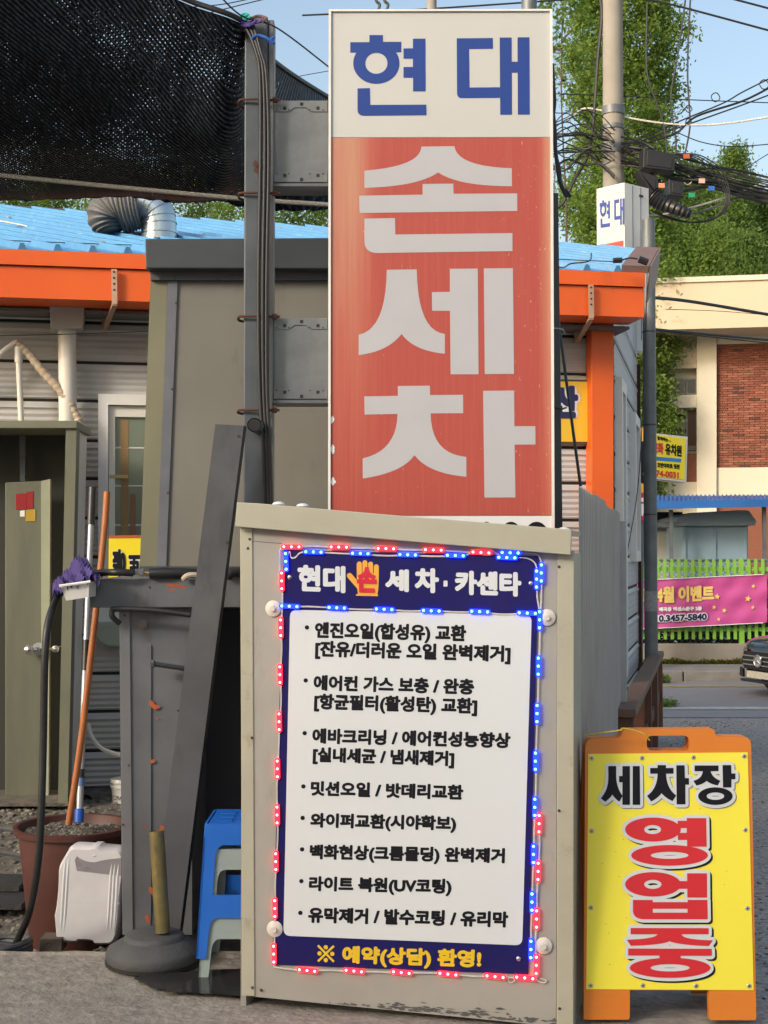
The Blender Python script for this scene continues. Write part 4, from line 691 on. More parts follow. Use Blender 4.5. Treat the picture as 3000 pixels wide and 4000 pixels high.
SE2 = [[O([(195, 108), (273, 108), (273, 210), ('q', 277, 325, 337, 405), (305, 465), ('q', 258, 432, 235, 392), ('q', 215, 428, 163, 465), (120, 430), ('q', 195, 340, 195, 230)])], [O([(335, 108), (410, 108), (410, 495), (335, 495), (335, 270), (302, 270), (302, 207), (335, 207)])], [O([(438, 108), (508, 108), (512, 495), (437, 495)])]]
CH2 = [[O([(685, 98), (770, 98), (770, 127), (845, 127), (845, 184), (770, 184), ('q', 775, 330, 872, 402), (835, 458), ('q', 765, 428, 725, 378), ('q', 690, 428, 622, 462), (580, 405), ('q', 685, 330, 685, 184), (612, 184), (612, 127), (685, 127)])], [O([(872, 100), (955, 100), (958, 228), (998, 228), (1000, 294), (962, 294), (964, 490), (876, 490)])]]
JA2 = [[O([(1055, 102), (1293, 102), (1293, 158), (1215, 160), ('q', 1230, 222, 1312, 255), (1285, 302), ('q', 1210, 288, 1175, 256), ('q', 1140, 288, 1073, 303), (1042, 255), ('q', 1130, 232, 1136, 160), (1055, 160)])], [O([(1333, 98), (1420, 98), (1422, 182), (1462, 182), (1462, 240), (1422, 240), (1422, 322), (1338, 322)])], [ell(1262, 408, 172, 88, 56), ell(1262, 408, 87, 37, 40)[::-1]]]
YE = [[ell(640, 741, 278, 120, 64), ell(636, 741, 84, 45, 40)[::-1]], [O([(977, 627), (1170, 627), (1175, 912), (980, 912), (980, 845), (888, 845), (888, 775), (977, 773), (977, 727), (888, 727), (884, 655), (977, 653)])], [ell(805, 998, 382, 103, 72), ell(805, 998, 188, 35, 48)[::-1]]]
EO = [[ell(640, 190, 278, 122, 64), ell(638, 190, 86, 45, 40)[::-1]], [O([(980, 80), (1178, 80), (1180, 322), (982, 322), (982, 235), (885, 235), (885, 157), (980, 157)])], [O([(440, 345), (637, 345), (637, 367), (985, 367), (985, 345), (1182, 345), (1186, 538), (540, 538), ('q', 440, 530, 440, 450)]), [(638, 434), (638, 472), (984, 472), (984, 434)]]]
JU = [[O([(417, 625), (1195, 627), (1195, 688), (925, 688), ('q', 935, 742, 1238, 748), (1197, 806), ('q', 890, 795, 805, 757), ('q', 730, 795, 420, 803), (377, 742), ('q', 660, 735, 685, 688), (417, 688)])], [O([(392, 830), (1225, 832), (1227, 903), (916, 903), (916, 935), (704, 935), (704, 900), (392, 900)])], [ell(810, 1022, 402, 100, 72), ell(810, 1022, 195, 36, 48)[::-1]]]
greysh = mat('grey_print', (.20, .21, .23), rough=.4)
for sh_, mp_, mt_, shm, so in ((SE2, mE, kprint, greysh, .003), (CH2, mE, kprint, greysh, .003), (JA2, mE, kprint, greysh, .003), (YE, mE, redp, kprint, .006), (EO, mF, redp, kprint, .006), (JU, mF, redp, kprint, .006)):
    letter('letter_shade', sh_, A, mp_, shm, af, c=.0034, r=.0115, n=16, shift=(so*1.1, -so)); letter('letter_edge', sh_, A, mp_, whiteb, af, c=.0056, r=.0115, n=16); letter('letter', sh_, A, mp_, mt_, af, c=.0080)
for (x, y) in ((285, 375), (633, 373), (988, 369), (1338, 360), (285, 877), (1347, 870), (280, 1407), (1360, 1412), (279, 1944), (638, 1944), (1006, 1948), (1373, 1948)):
    p = A.px(2150+x/1.7694, 2750+y/1.7694, .003); rv = M().lathe(p, [(.0085, 0), (.0085, .0015), (.006, .0035), (.0035, .0035)], 14, A.n).build('rivet', mat('rivet_metal', (.45, .45, .40), rough=.4, metal=.5), af, smooth=True); M().lathe(p, [(.0035, .003), (.003, .0042)], 8, A.n).build('rivet_core', dark, rv)
m = M()
for (x, y) in ((403, 927), (505, 937), (452, 1021), (358, 1101), (476, 1193), (1218, 1155), (1202, 1248), (385, 1522), (405, 1582), (526, 1478), (1035, 725), (708, 520), (410, 1800)): m.lathe(A.px(2150+x/1.7694, 2750+y/1.7694, .003), [(.0016, 0), (.001, .0006)], 6, A.n)
m.build('speck', mat('grime', (.2, .14, .03), rough=.8), af)['kind'] = 'stuff'
wirepx('tie_string', 'yellow cord tied through the handle of the orange folding sign', [(2284, 2872, 4.9), (2350, 2862, 4.86), (2425, 2852, 4.84), (2432, 2845, 4.835), (2480, 2853, 4.84), (2515, 2868, 4.84), (2538, 2892, 4.85)], .0026, mat('yellow_cord', (.60, .45, .05), rough=.6), 'string')
# ================================================================ CORRUGATED FENCE beside the booth
cf = thing('corrugated_fence', 'grey corrugated metal fence running back between the booth and the wooden rail', 'fence', (1.05, 6.5, -.03))
f0 = V((.735, 5.02, 0)); f1 = V((1.43, 8.15, 0)); fd = (f1-f0); FL = fd.length; fd.normalize(); fnn = V((fd.y, -fd.x, 0)); ftop = 1.90
corm = mat('fence_grey', (.40, .39, .375), (.33, .32, .31), scale=3, rough=.35, metal=.25, dirt=(.17, .165, .16), damt=.35, dscale=6, dstretch=(3, 3, .25))
npan = 4; pw = FL/npan
for q in range(npan):
    m = M(); prof = []; x = q*pw
    while x < (q+1)*pw-1e-4:
        for dx, h in ((0, 0), (.055, 0), (.062, .012), (.083, .012), (.09, 0)):
            if x+dx < (q+1)*pw: prof.append((x+dx, h))
        x += .0981
    prof.append(((q+1)*pw, 0)); zt = ftop+(q % 2)*.012-.004*q
    for x, h in prof: m.v.append(f0+fd*x+fnn*(h+.004*(q % 2))+V((0, 0, -.04))); m.v.append(f0+fd*x+fnn*(h+.004*(q % 2))+V((0, 0, zt)))
    for i in range(len(prof)-1): m.f.append((2*i, 2*i+2, 2*i+3, 2*i+1))
    m.build('fence_sheet', corm, cf, normals=False)
M().prism([f1, f1+fd*.05, f1+fd*.05+fnn*.05, f1+fnn*.05], (0, 0, ftop-.05)).build('end_strip', mat('strip_white', (.42, .43, .43), (.33, .34, .34), scale=6, rough=.5), cf)
M().prism([f0-fnn*.02, f1-fnn*.02, f1-fnn*.05, f0-fnn*.05], (0, 0, .03)).build('bottom_rail', galv_dark, cf)
# ================================================================ WOODEN RAIL
wr = thing('wooden_railing', 'brown wooden railing along the side wall of the workshop', 'railing', (1.9, 10, -.03))
r0 = V((1.40, 7.75, 0)); r1 = V((2.56, 12.5, 0)); rdv = (r1-r0); RLn = rdv.length; rdv.normalize(); rs_ = V((rdv.y, -rdv.x, 0))
woodt = mat('rail_wood_top', (.17, .10, .062), (.115, .066, .042), scale=9, rough=.7, stretch=(3, .6, 3), dirt=(.23, .17, .12), damt=.4, dscale=8, bump=.2, bscale=60); wood = mat('rail_wood', (.125, .048, .026), (.085, .032, .018), scale=9, rough=.65, bump=.2, bscale=60)
for k in range(2):
    a = r0+rdv*(RLn*k/2); b = r0+rdv*(RLn*(k+1)/2-.02); z = .70
    M().prism([a-rs_*.06, b-rs_*.06, b+rs_*.06, a+rs_*.06], (0, 0, .05)).build('top_rail', woodt, wr, bevel=.005)
    bpy.data.objects[C.objects[-1].name].location.z += z-.0
M().prism([r0-rs_*.02, r1-rs_*.02, r1+rs_*.02, r0+rs_*.02], (0, 0, .10)).build('mid_rail', wood, wr).location.z += .28
for k in range(5):
    p = r0+rdv*(RLn*(k+.02)/4.05); M().prism([p-rs_*.045, p+rdv*.09-rs_*.045, p+rdv*.09+rs_*.045, p+rs_*.045], (0, 0, .735)).build('post', wood, wr, bevel=.004)
    bpy.data.objects[C.objects[-1].name].location.z += -.035
for k, tt in ((0, .42), (1, .9)):
    p = r0+rdv*(RLn*tt); M().prism([p-rs_*.42, p+rdv*.09-rs_*.42, p+rdv*.09-rs_*.05, p-rs_*.05], (0, 0, .09)).build('cross_rail', wood, wr).location.z += .58
# ================================================================ POT, STICKS, CAN, STOOLS, BASE
pot = thing('plant_pot', 'large brown plastic pot of dry soil holding two long handles', 'pot', (R(282, 3690, 6.27).x, 6.27, -.19))
pc = V((R(282, 3690, 6.27).x, 6.27, -.195)); hz = R(282, 3218, 6.27).z+.195
M().lathe(pc, [(.185, 0), (.19, .01), (.246, hz-.05), (.246, hz-.035), (.27, hz-.03), (.274, hz-.004), (.262, hz), (.25, hz-.004), (.243, hz-.05), (.238, hz-.06)], 56).build('shell', mat('brown_pot', (.085, .028, .022), (.06, .02, .016), scale=4, rough=.55, dirt=(.12, .075, .06), damt=.36, dscale=5), pot, smooth=True)
m = M(); n = 30
for j in range(n+1):
    for i in range(n+1):
        x = -.23+.46*i/n; y = -.23+.46*j/n; m.v.append(V((pc.x+x, pc.y+y, pc.z+hz-.035+random.uniform(-.006, .006)+.012*math.sin(x*20)*math.cos(y*17))))
for j in range(n):
    for i in range(n):
        if math.hypot(-.23+.46*(i+.5)/n, -.23+.46*(j+.5)/n) < .222: a = j*(n+1)+i; m.f.append((a, a+1, a+n+2, a+n+1))
m.build('soil', dirtm, pot, normals=False)
stones('pebbles', 260, lambda: (lambda r_, a: (pc.x+r_*math.cos(a), pc.y+r_*math.sin(a), pc.z+hz-.03))(random.uniform(0, .21), random.uniform(0, 6.28)), gravelm, .004, .011)
wirepx('wooden_stick', 'long orange brown wooden stick standing in the brown pot', [(418, 1922, 6.3), (400, 2150, 6.27), (322, 2850, 6.18), (268, 3222, 6.14)], .0155, mat('stick_wood', (.42, .13, .028), (.23, .08, .03), scale=14, rough=.45, stretch=(2, 2, .3)), 'stick', n=12, k=4)
mo = thing('mop_handle', 'silver telescopic pole with black grip and blue joints standing in the pot', 'pole', R(311, 3200, 5.92))
def pt(v): t_ = (v-1905)/(3210-1905); return R(361-52*t_, v, 6.6-.38*t_)
for (va, vb, r_, mt_, nm) in ((1905, 2050, .0195, blackp, 'grip'), (2050, 2500, .0145, mat('alu', (.42, .43, .46), (.34, .35, .38), scale=9, rough=.35, metal=.5), 'tube'), (2500, 2620, .016, blackp, 'grip'), (2620, 3005, .0145, mat('alu', (0, 0, 0)), 'tube'), (3005, 3040, .0175, blackp, 'collar'), (3040, 3070, .019, mat('pale_blue_plastic', (.10, .18, .36), rough=.4), 'collar'), (3070, 3165, .0155, mat('alu', (0, 0, 0)), 'tube'), (3160, 3212, .022, mat('blue_plastic', (.015, .11, .52), (.012, .09, .45), scale=4, rough=.35), 'socket')):
    M().tube([pt(va), pt(vb)], r_, 16).build(nm, mt_, mo, smooth=True)
bpl = MATS['blue_plastic']
# jerrycan
jc = thing('jerrycan', 'white translucent plastic jerrycan half full of liquid before the brown pot', 'jerrycan', R(340, 3694, 5.81))
J = Pl(R(340, 3694, 5.81), (1, .0, 0), V((0, .05, 1)))
jo = O([(215, 3672), (207, 3580), ('q', 222, 3520, 224, 3400), ('q', 225, 3385, 240, 3360), (262, 3322), ('q', 268, 3306, 290, 3304), (352, 3307), (362, 3302), (385, 3303), (392, 3310), (455, 3316), ('q', 482, 3320, 483, 3345), (482, 3420), ('q', 470, 3500, 466, 3590), ('q', 462, 3620, 455, 3662), ('q', 448, 3694, 425, 3696), (370, 3696), (362, 3684), (335, 3680), (300, 3680), (290, 3688), (240, 3686), ('q', 218, 3684, 215, 3672)])
def inset(l, d_):
    cx = sum(p[0] for p in l)/len(l); cy = sum(p[1] for p in l)/len(l); return [(cx+(x-cx)*(1-d_), cy+(y-cy)*(1-d_)) for x, y in l]
jm = mat('milky_plastic', (.60, .585, .60), (.52, .51, .53), scale=5, rough=.35, dirt=(.5, .46, .42), damt=.3, dscale=6); jm.node_tree.nodes['Principled BSDF'].inputs['Subsurface Weight'].default_value = .15; jm.node_tree.nodes['Principled BSDF'].inputs['Subsurface Scale'].default_value = .03
jl = [J.hit(*p) for p in jo]; lev = [(.0, .07), (.012, .03), (.035, 0), (.11, 0), (.133, .03), (.145, .07)]
m = M(); base = 0; n = len(jl)
for (c, d_) in lev:
    for a, b in inset(jl, d_): m.v.append(J.w(a, b, -c))
for k in range(len(lev)-1):
    for i in range(n): m.f.append((k*n+i, k*n+(i+1) % n, (k+1)*n+(i+1) % n, (k+1)*n+i))
m.f.append(tuple(range(n))); m.f.append(tuple(range((len(lev)-1)*n, len(lev)*n))[::-1]); m.build('body', jm, jc, smooth=True)
M().pan(J, O([(300, 3345), ('q', 330, 3370, 372, 3368), ('q', 410, 3356, 474, 3352), (474, 3422), (420, 3416), (300, 3402), (292, 3360)]), -.0025, .0012).build('empty_top', mat('milky_grey', (.24, .22, .24), (.21, .19, .21), scale=4, rough=.3), jc)  # darker grey plate for the translucent empty part above the liquid
for uu, dd in ((243, 6), (256, 5), (425, 7), (438, 5), (452, 5)): M().tube(smooth_pts([J.px(uu+16, 3345, -.008), J.px(uu+8, 3420, -.004), J.px(uu, 3560, -.004), J.px(uu-6, 3655, -.008)], 4), .0075, 8).build('rib', jm, jc, smooth=True)
M().tube([J.px(374, 3300, -.06), J.px(372, 3350, -.004)], .012, 10).build('handle', jm, jc, smooth=True); M().pan(J, [(222, 3520), (466, 3528), (464, 3532), (221, 3524)], -.002, .001).build('mould_line', jm, jc)
M().box(tuple(R(155, 3720, 5.78)), tuple(R(240, 3668, 5.78)+V((0, .1, 0)))).build('brick', mat('old_brick', (.10, .08, .055), (.07, .055, .04), scale=30, rough=.9, bump=.5), label='dirty brown brick lying under the edge of the jerrycan', cat='brick')
# umbrella base
ub = thing('umbrella_base', 'round dark grey umbrella base with a yellow stub pole', 'umbrella base', (R(602, 3700, 5.45).x, 5.45, 0))
uc = V((R(602, 3700, 5.45).x, 5.45, 0)); M().lathe(uc, [(.185, 0), (.193, .012), (.193, .042), (.186, .055), (.13, .088), (.124, .09), (.118, .104), (.108, .110), (.05, .118), (0, .12)], 22).build('weight', mat('cement_grey', (.075, .077, .08), (.05, .052, .054), scale=8, rough=.75, dirt=(.14, .13, .12), damt=.38, dscale=8, bump=.3, bscale=60), ub, smooth=True)
M().lathe(uc+V((0, 0, -.001)), [(.196, 0), (.196, .012)], 32).build('foot_ring', black, ub)
tp_, bt_ = R(612, 3245, 5.45), R(636, 3642, 5.42); M().tube([bt_, tp_], .030, 20, False).build('pole', mat('worn_yellow', (.22, .17, .055), (.12, .10, .05), scale=9, rough=.4, metal=.3, dirt=(.03, .045, .05), damt=.42, dscale=14), ub, smooth=True); M().tube([bt_, tp_-V((0, 0, .01))], .027, 16).build('pole_bore', dark, ub)
# stools
stm = mat('stool_blue', (.018, .135, .56), (.014, .115, .50), scale=3, rough=.32); stg = mat('stool_grey', (.30, .37, .37), (.25, .31, .32), scale=3, rough=.4)
def stool(name, label, cx, cy, z0, h, hb_, ht, mt_):
    t_ = thing(name, label, 'stool', (cx, cy, z0), 'stacked plastic stools')
    def cr(z): f = (z-z0)/h; w_ = hb_+(ht-hb_)*f; return w_
    m = M(); w0 = cr(z0+h-.03); m.prism([(cx-ht+.012, cy-ht+.012, z0+h-.012), (cx+ht-.012, cy-ht+.012, z0+h-.012), (cx+ht-.012, cy+ht-.012, z0+h-.012), (cx-ht+.012, cy+ht-.012, z0+h-.012)], (0, 0, .012)); m.build('seat', mt_, t_, bevel=.006)
    for i in range(3):
        for j in range(3): M().box((cx-ht*.72+i*ht*.5, cy-ht*.72+j*ht*.5, z0+h), (cx-ht*.72+i*ht*.5+ht*.4, cy-ht*.72+j*ht*.5+ht*.4, z0+h+.003)).build('seat_tile', mt_, t_, bevel=.001)
    for k in range(4):                                       # four side walls, each with a leg at both ends and two openings
        ang = k*math.pi/2; ca, sa = math.cos(ang), math.sin(ang)
        def P_(x, z): w_ = cr(z); X_, Y_ = x*w_, -w_; return V((cx+X_*ca-Y_*sa, cy+X_*sa+Y_*ca, z))
        H1 = rquad([(-.68, z0+h*.52), (.68, z0+h*.52), (.60, z0+h*.84), (-.60, z0+h*.84)], .0)
        H1 = O([(-.70, z0+h*.47), (.70, z0+h*.47), (.68, z0+h*.74), ('q', .66, z0+h*.83, .50, z0+h*.84), (-.50, z0+h*.84), ('q', -.66, z0+h*.83, -.68, z0+h*.74)])
        out_ = [(-1, z0), (-.78, z0)]+O([(-.74, z0+h*.22), ('q', -.72, z0+h*.29, -.58, z0+h*.30), (.58, z0+h*.30), ('q', .72, z0+h*.29, .74, z0+h*.22)])+[(.78, z0), (1, z0), (1, z0+h*.33), (1, z0+h*.9), (.94, z0+h), (-.94, z0+h), (-1, z0+h*.9), (-1, z0+h*.33)]
        nr = V((sa, -ca, 0)); M().slab([out_, H1[::-1]], lambda a, b: P_(a, b)-nr*.008, lambda a, b: P_(a, b)).build('side_frame', mt_, t_)
    return t_
sx_ = R(758, 3700, 5.2).x+.182
stool('plastic_stool', 'blue plastic stool nested on top of the grey one beside the booth', sx_, 5.40, .075, .515, .178, .150, stm)
stool('plastic_stool', 'grey green plastic stool under the blue one beside the booth', sx_+.004, 5.40, 0.0, .49, .172, .146, stg)
# puddle
m = M(); pts = [(520, 3826), (560, 3806), (640, 3805), (690, 3798), (740, 3800), (800, 3790), (950, 3786), (1050, 3790), (1050, 3895), (950, 3895), (860, 3888), (790, 3884), (720, 3880), (640, 3878), (650, 3868), (590, 3862), (570, 3846), (545, 3838)]
pp = []
for i in range(len(pts)):
    a, b = pts[i], pts[(i+1) % len(pts)]
    for k in range(4): t_ = k/4; pp.append((a[0]+(b[0]-a[0])*t_+random.uniform(-4, 4), a[1]+(b[1]-a[1])*t_+random.uniform(-1.5, 1.5)))
m.flat([[tuple(G(u, v, 0).xy) for u, v in pp]], lambda a, b: V((a, b, gz(a)+.003))); m.build('puddle', wet, kind='structure', normals=False)
# clutter on the far left
def coil(cx, cy, z, R0, turns, r_, mt_, label):
    m = M(); pts = [V((cx+(R0+.012*math.sin(i*.7))*math.cos(i*.35), cy+(R0*.8+.012*math.cos(i*.5))*math.sin(i*.35), z+r_+i*.0009)) for i in range(int(turns*18))]; m.tube(pts, r_, 8); return m.build('coiled_hose', mt_, label=label, cat='hose', smooth=True)
p_ = R(10, 3640, 5.75); coil(p_.x-.02, p_.y, -.07, .13, 3.2, .013, mat('hose_grey', (.07, .075, .08), (.05, .052, .055), scale=60, rough=.6), 'grey ribbed hose coiled on the ground at the lower left edge')
wirepx('grey_hose', 'grey hose lying on the gravel behind the pot at the left edge', [(-60, 3240, 6.7), (20, 3240, 6.7), (80, 3250, 6.65)], .012, mat('hose_grey', (0, 0, 0)), 'hose')
wirepx('grey_hose', 'grey hose crossing the gravel above the rubber mats', [(-60, 3325, 6.35), (30, 3335, 6.33), (110, 3350, 6.3)], .013, mat('hose_grey', (0, 0, 0)), 'hose')
for i, (v, lab) in enumerate(((3455, 'upper'), (3500, 'lower'))):
    c_ = G(10, v, -.02); M().box((c_.x-.4, c_.y-.1, -.03-.03*i), (c_.x+.11+.01*i, c_.y+.16, -.005-.03*i)).build('rubber_mat', mat('mat_rubber', (.035, .036, .038), (.022, .023, .025), scale=20, rough=.7, bump=.4, bscale=40), label=f'{lab} of two stacked dark rubber mats at the left edge', cat='mat', group='stacked rubber mats')
m = M(); c_ = G(60, 3172, .06); m.prism([(c_.x-.5, c_.y-.12, .05), (c_.x+.14, c_.y-.1, .05), (c_.x+.04, c_.y+.12, .05), (c_.x-.5, c_.y+.12, .05)], (0, 0, .012)); m.build('red_mat', mat('red_cloth', (.17, .015, .03), (.12, .01, .02), scale=20, rough=.9), label='dark red cloth lying in front of the olive shed', cat='cloth')
bk_ = thing('bucket', 'white ribbed plastic bucket standing behind the grey stand', 'bucket', R(478, 3145, 8.3)); bc = R(480, 3145, 8.3)
M().lathe(bc, [(.062, 0), (.07, .11), (.077, .112), (.077, .122), (.072, .124), (.075, .142), (.08, .144), (.08, .156), (.076, .165), (.07, .165), (.065, .02)], 32).build('shell', pvc, bk_, smooth=True)
BKP = Pl(bc+V((0, -.072, 0)), (1, 0, 0)); text('lettering', 'CRAFL', BKP, (440, 3108, 3124), (500, 3110), kprint, bk_, c=.004, off=.01)
m = M(); c_ = R(338, 3130, 8.3); m.tube([c_, c_+V((.02, .2, 0))], .04, 18, False); m.build('drain_pipe', mat('drain_grey', (.10, .095, .09), rough=.6), label='short dark drain pipe lying at the foot of the siding', cat='pipe', smooth=True)
# ================================================================ SHADE NET
nx, ny = 120, 70; top = [(-700, -560, 4.9), (-300, -410, 5.1), (0, -290, 5.25), (500, -90, 5.45), (740, 10, 5.5), (955, 95, 5.58), (1065, 240, 6.2), (1290, 388, 7.2), (1500, 500, 8.0)]
bot = [(-700, 745, 6.7), (-300, 760, 6.72), (0, 772, 6.75), (400, 782, 6.75), (640, 788, 6.75), (820, 796, 6.75), (955, 802, 6.8), (1290, 812, 6.9), (1500, 820, 7.0)]
Tp = smooth_pts([R(*p) for p in top], 15); Bp = smooth_pts([R(*p) for p in bot], 15); nx = len(Tp)-1
m = M()
for j in range(ny+1):
    t_ = j/ny
    for i in range(nx+1):
        p = Tp[i].lerp(Bp[i], t_); s_ = i/nx; p.z -= .20*math.sin(math.pi*t_)*(1-.75*max(0, (s_-.6)/.4)); p.z += .012*math.sin(s_*23+t_*5)*t_+.010*math.sin(t_*16+s_*9)
        if j > ny-3: p.z += random.uniform(-.006, .006)
        m.v.append(p)
for j in range(ny):
    for i in range(nx): a = j*(nx+1)+i; m.f.append((a, a+1, a+nx+2, a+nx+1))
nm_ = bpy.data.materials.new('shade_net'); nm_.use_nodes = True; t = nm_.node_tree; L = t.links.new; b_ = t.nodes['Principled BSDF']; b_.inputs['Base Color'].default_value = (.012, .012, .014, 1); b_.inputs['Roughness'].default_value = .5; b_.inputs['Specular IOR Level'].default_value = .12
tc = NN(t, 'ShaderNodeTexCoord'); mp = NN(t, 'ShaderNodeMapping'); mp.inputs['Rotation'].default_value = (0, 0, .75); L(tc.outputs['Object'], mp.inputs[0])
wv = NN(t, 'ShaderNodeTexWave'); wv.inputs['Scale'].default_value = 17; wv.inputs['Distortion'].default_value = 1.8; wv.inputs['Detail'].default_value = 2; wv.inputs['Detail Scale'].default_value = 2.5; L(mp.outputs[0], wv.inputs[0])
wv2 = NN(t, 'ShaderNodeTexWave', bands_direction='Y'); wv2.inputs['Scale'].default_value = 24; wv2.inputs['Distortion'].default_value = 3.0; wv2.inputs['Detail'].default_value = 2; wv2.inputs['Detail Scale'].default_value = 3; L(mp.outputs[0], wv2.inputs[0])
ns = NN(t, 'ShaderNodeTexNoise'); ns.inputs['Scale'].default_value = 3.2; ns.inputs['Detail'].default_value = 3; L(tc.outputs['Object'], ns.inputs[0])
ns2 = NN(t, 'ShaderNodeTexNoise'); ns2.inputs['Scale'].default_value = 55; ns2.inputs['Detail'].default_value = 1; L(tc.outputs['Object'], ns2.inputs[0])
prod = math_('MULTIPLY', wv.outputs['Fac'], math_('ADD', math_('MULTIPLY', wv2.outputs['Fac'], .65), .35)); sc_ = math_('ADD', math_('ADD', prod, math_('MULTIPLY', math_('SUBTRACT', ns.outputs['Fac'], .5), .9)), math_('MULTIPLY', math_('SUBTRACT', ns2.outputs['Fac'], .5), .8))
hol = NN(t, 'ShaderNodeMapRange'); hol.inputs['From Min'].default_value = 1.03; hol.inputs['From Max'].default_value = 1.16; L(sc_, hol.inputs[0])
al = math_('SUBTRACT', 1.0, hol.outputs[0]); L(al, b_.inputs['Alpha'])
cr_ = NN(t, 'ShaderNodeValToRGB'); wv3 = NN(t, 'ShaderNodeTexWave'); wv3.inputs['Scale'].default_value = 18; wv3.inputs['Distortion'].default_value = 2.2; wv3.inputs['Detail'].default_value = 3; wv3.inputs['Detail Scale'].default_value = 3; L(mp.outputs[0], wv3.inputs[0])
mpn = NN(t, 'ShaderNodeMapping'); mpn.inputs['Rotation'].default_value = (0, 0, .75); mpn.inputs['Scale'].default_value = (60, 14, 20); L(tc.outputs['Object'], mpn.inputs[0]); ns3 = NN(t, 'ShaderNodeTexNoise'); ns3.inputs['Scale'].default_value = 1; ns3.inputs['Detail'].default_value = 2; L(mpn.outputs[0], ns3.inputs[0])
ns4 = NN(t, 'ShaderNodeTexNoise'); ns4.inputs['Scale'].default_value = 1.7; L(tc.outputs['Object'], ns4.inputs[0])
mixf = math_('MULTIPLY', math_('MULTIPLY', wv3.outputs['Fac'], math_('MULTIPLY', ns3.outputs['Fac'], 1.5)), math_('ADD', math_('MULTIPLY', ns4.outputs['Fac'], 1.6), -.1))
cr_.color_ramp.elements[0].position = .22; cr_.color_ramp.elements[0].color = (.003, .0045, .007, 1); cr_.color_ramp.elements[1].position = .8; cr_.color_ramp.elements[1].color = (.07, .085, .11, 1); L(mixf, cr_.inputs[0]); L(cr_.outputs[0], b_.inputs['Base Color'])
bp_ = NN(t, 'ShaderNodeBump'); bp_.inputs['Strength'].default_value = .5; bp_.inputs['Distance'].default_value = .008; L(wv.outputs['Fac'], bp_.inputs['Height']); L(bp_.outputs[0], b_.inputs['Normal'])
nroot = thing('shade_net', 'black woven shade net stretched over the yard at upper left', 'shade net', R(500, 790, 7.4))
m.build('netting', nm_, nroot, smooth=True, normals=False)
ropem = mat('rope_weave', (.42, .41, .36), (.2, .19, .17), scale=120, rough=.8)
M().tube(smooth_pts([R(u, v, 6.25) for u, v in ((-300, 650), (0, 684), (400, 725), (820, 765), (1020, 782), (1290, 800))], 8), .011, 8).build('edge_rope', ropem, nroot, smooth=True)
M().tube([p+V((0, -.01, .004)) for p in Tp], .012, 8).build('hem', black, nroot, smooth=True)
# ================================================================ FOLIAGE
def cloud(name, mt_, parent, cl, per, spread, size, kind=None):       # cl: cluster centres (N,3), sp: gaussian radius, size of one leaf
    cl = np.asarray(cl); N = len(cl)*per; c = np.repeat(cl, per, 0)+rng.normal(0, 1, (N, 3))*np.array(spread)
    d1 = rng.normal(0, 1, (N, 3)); d1 /= np.linalg.norm(d1, axis=1)[:, None]; d2 = np.cross(d1, rng.normal(0, 1, (N, 3))); d2 /= np.linalg.norm(d2, axis=1)[:, None]+1e-9
    s_ = size*rng.uniform(.5, 1.3, (N, 1)); o_ = np.array(ORG[parent])
    vs = np.stack([c-d1*s_, c+d2*s_*.45, c+d1*s_, c-d2*s_*.45], 1).reshape(-1, 3)-o_
    me = bpy.data.meshes.new(name); me.vertices.add(4*N); me.vertices.foreach_set('co', vs.ravel().astype(np.float32)); me.loops.add(4*N); me.loops.foreach_set('vertex_index', np.arange(4*N, dtype=np.int32)); me.polygons.add(N); me.polygons.foreach_set('loop_start', np.arange(0, 4*N, 4, dtype=np.int32)); me.update(); me.validate(); me.materials.append(mt_)
    o = bpy.data.objects.new(name, me); C.objects.link(o); o.parent = parent; ORG[o] = ORG[parent]; return o
lf1 = leafmat('leaf_fresh', (.12, .20, .045), (.19, .29, .06), (.29, .39, .10)); lf2 = leafmat('leaf_dark', (.11, .18, .05), (.16, .25, .065), (.22, .32, .09)); lf3 = leafmat('leaf_mid', (.11, .19, .045), (.17, .27, .06), (.25, .35, .09))
bark = mat('bark', (.10, .08, .06), (.06, .045, .035), scale=8, rough=.9, stretch=(1, 1, .3), bump=.5)
def tree(name, label, cx, cy, z0, z1, rf, nc, per, spread, size, mt_, group=None, tr_=.16):
    t_ = thing(name, label, 'tree', (cx, cy, -.03), group)
    m = M(); m.tube([V((cx+.05*math.sin(z), cy, z)) for z in np.linspace(-.03, z1*.96, 14)], [max(.015, tr_*(1-i/14)) for i in range(14)], 10); m.build('trunk', bark, t_, smooth=True)
    cl = []; lm = M()
    for i in range(nc):
        z = z0+(z1-z0)*random.random(); a = random.uniform(0, 6.28); R_ = rf((z-z0)/(z1-z0)); q = R_*random.uniform(.35, 1.0)**.6*(1+.25*math.sin(z*2.1+a*2)); p = V((cx+q*math.cos(a), cy+q*math.sin(a), z+random.uniform(-.1, .1))); cl.append(tuple(p))
        if i % 9 == 0: lm.tube([V((cx, cy, max(0, z-q*.7))), p], [.03, .008], 4, False)
    lm.build('branches', bark, t_)['kind'] = 'stuff'
    cloud('crown', mt_, t_, cl, per, spread, size); return t_
cp = R(2435, 1000, 30)
def rcol(t_): return 1.18*min(1, .55+t_*2.2)*(1.0 if t_ < .8 else 1-(t_-.8)*1.2)
tree('column_tree', 'tall narrow fresh green tree behind the concrete utility pole', cp.x, 30, 2.9, 17.5, rcol, 1500, 80, (.17, .17, .14), .058, lf1)
tree('leaning_tree', 'leafy branch tips of a nearer tree at the top beside the tall sign', R(2200, 0, 26).x, 26, 11.2, 14.5, lambda t_: .35+.5*t_, 60, 60, (.1, .1, .09), .055, lf1, tr_=.05)
bpx = R(2735, 1000, 27)
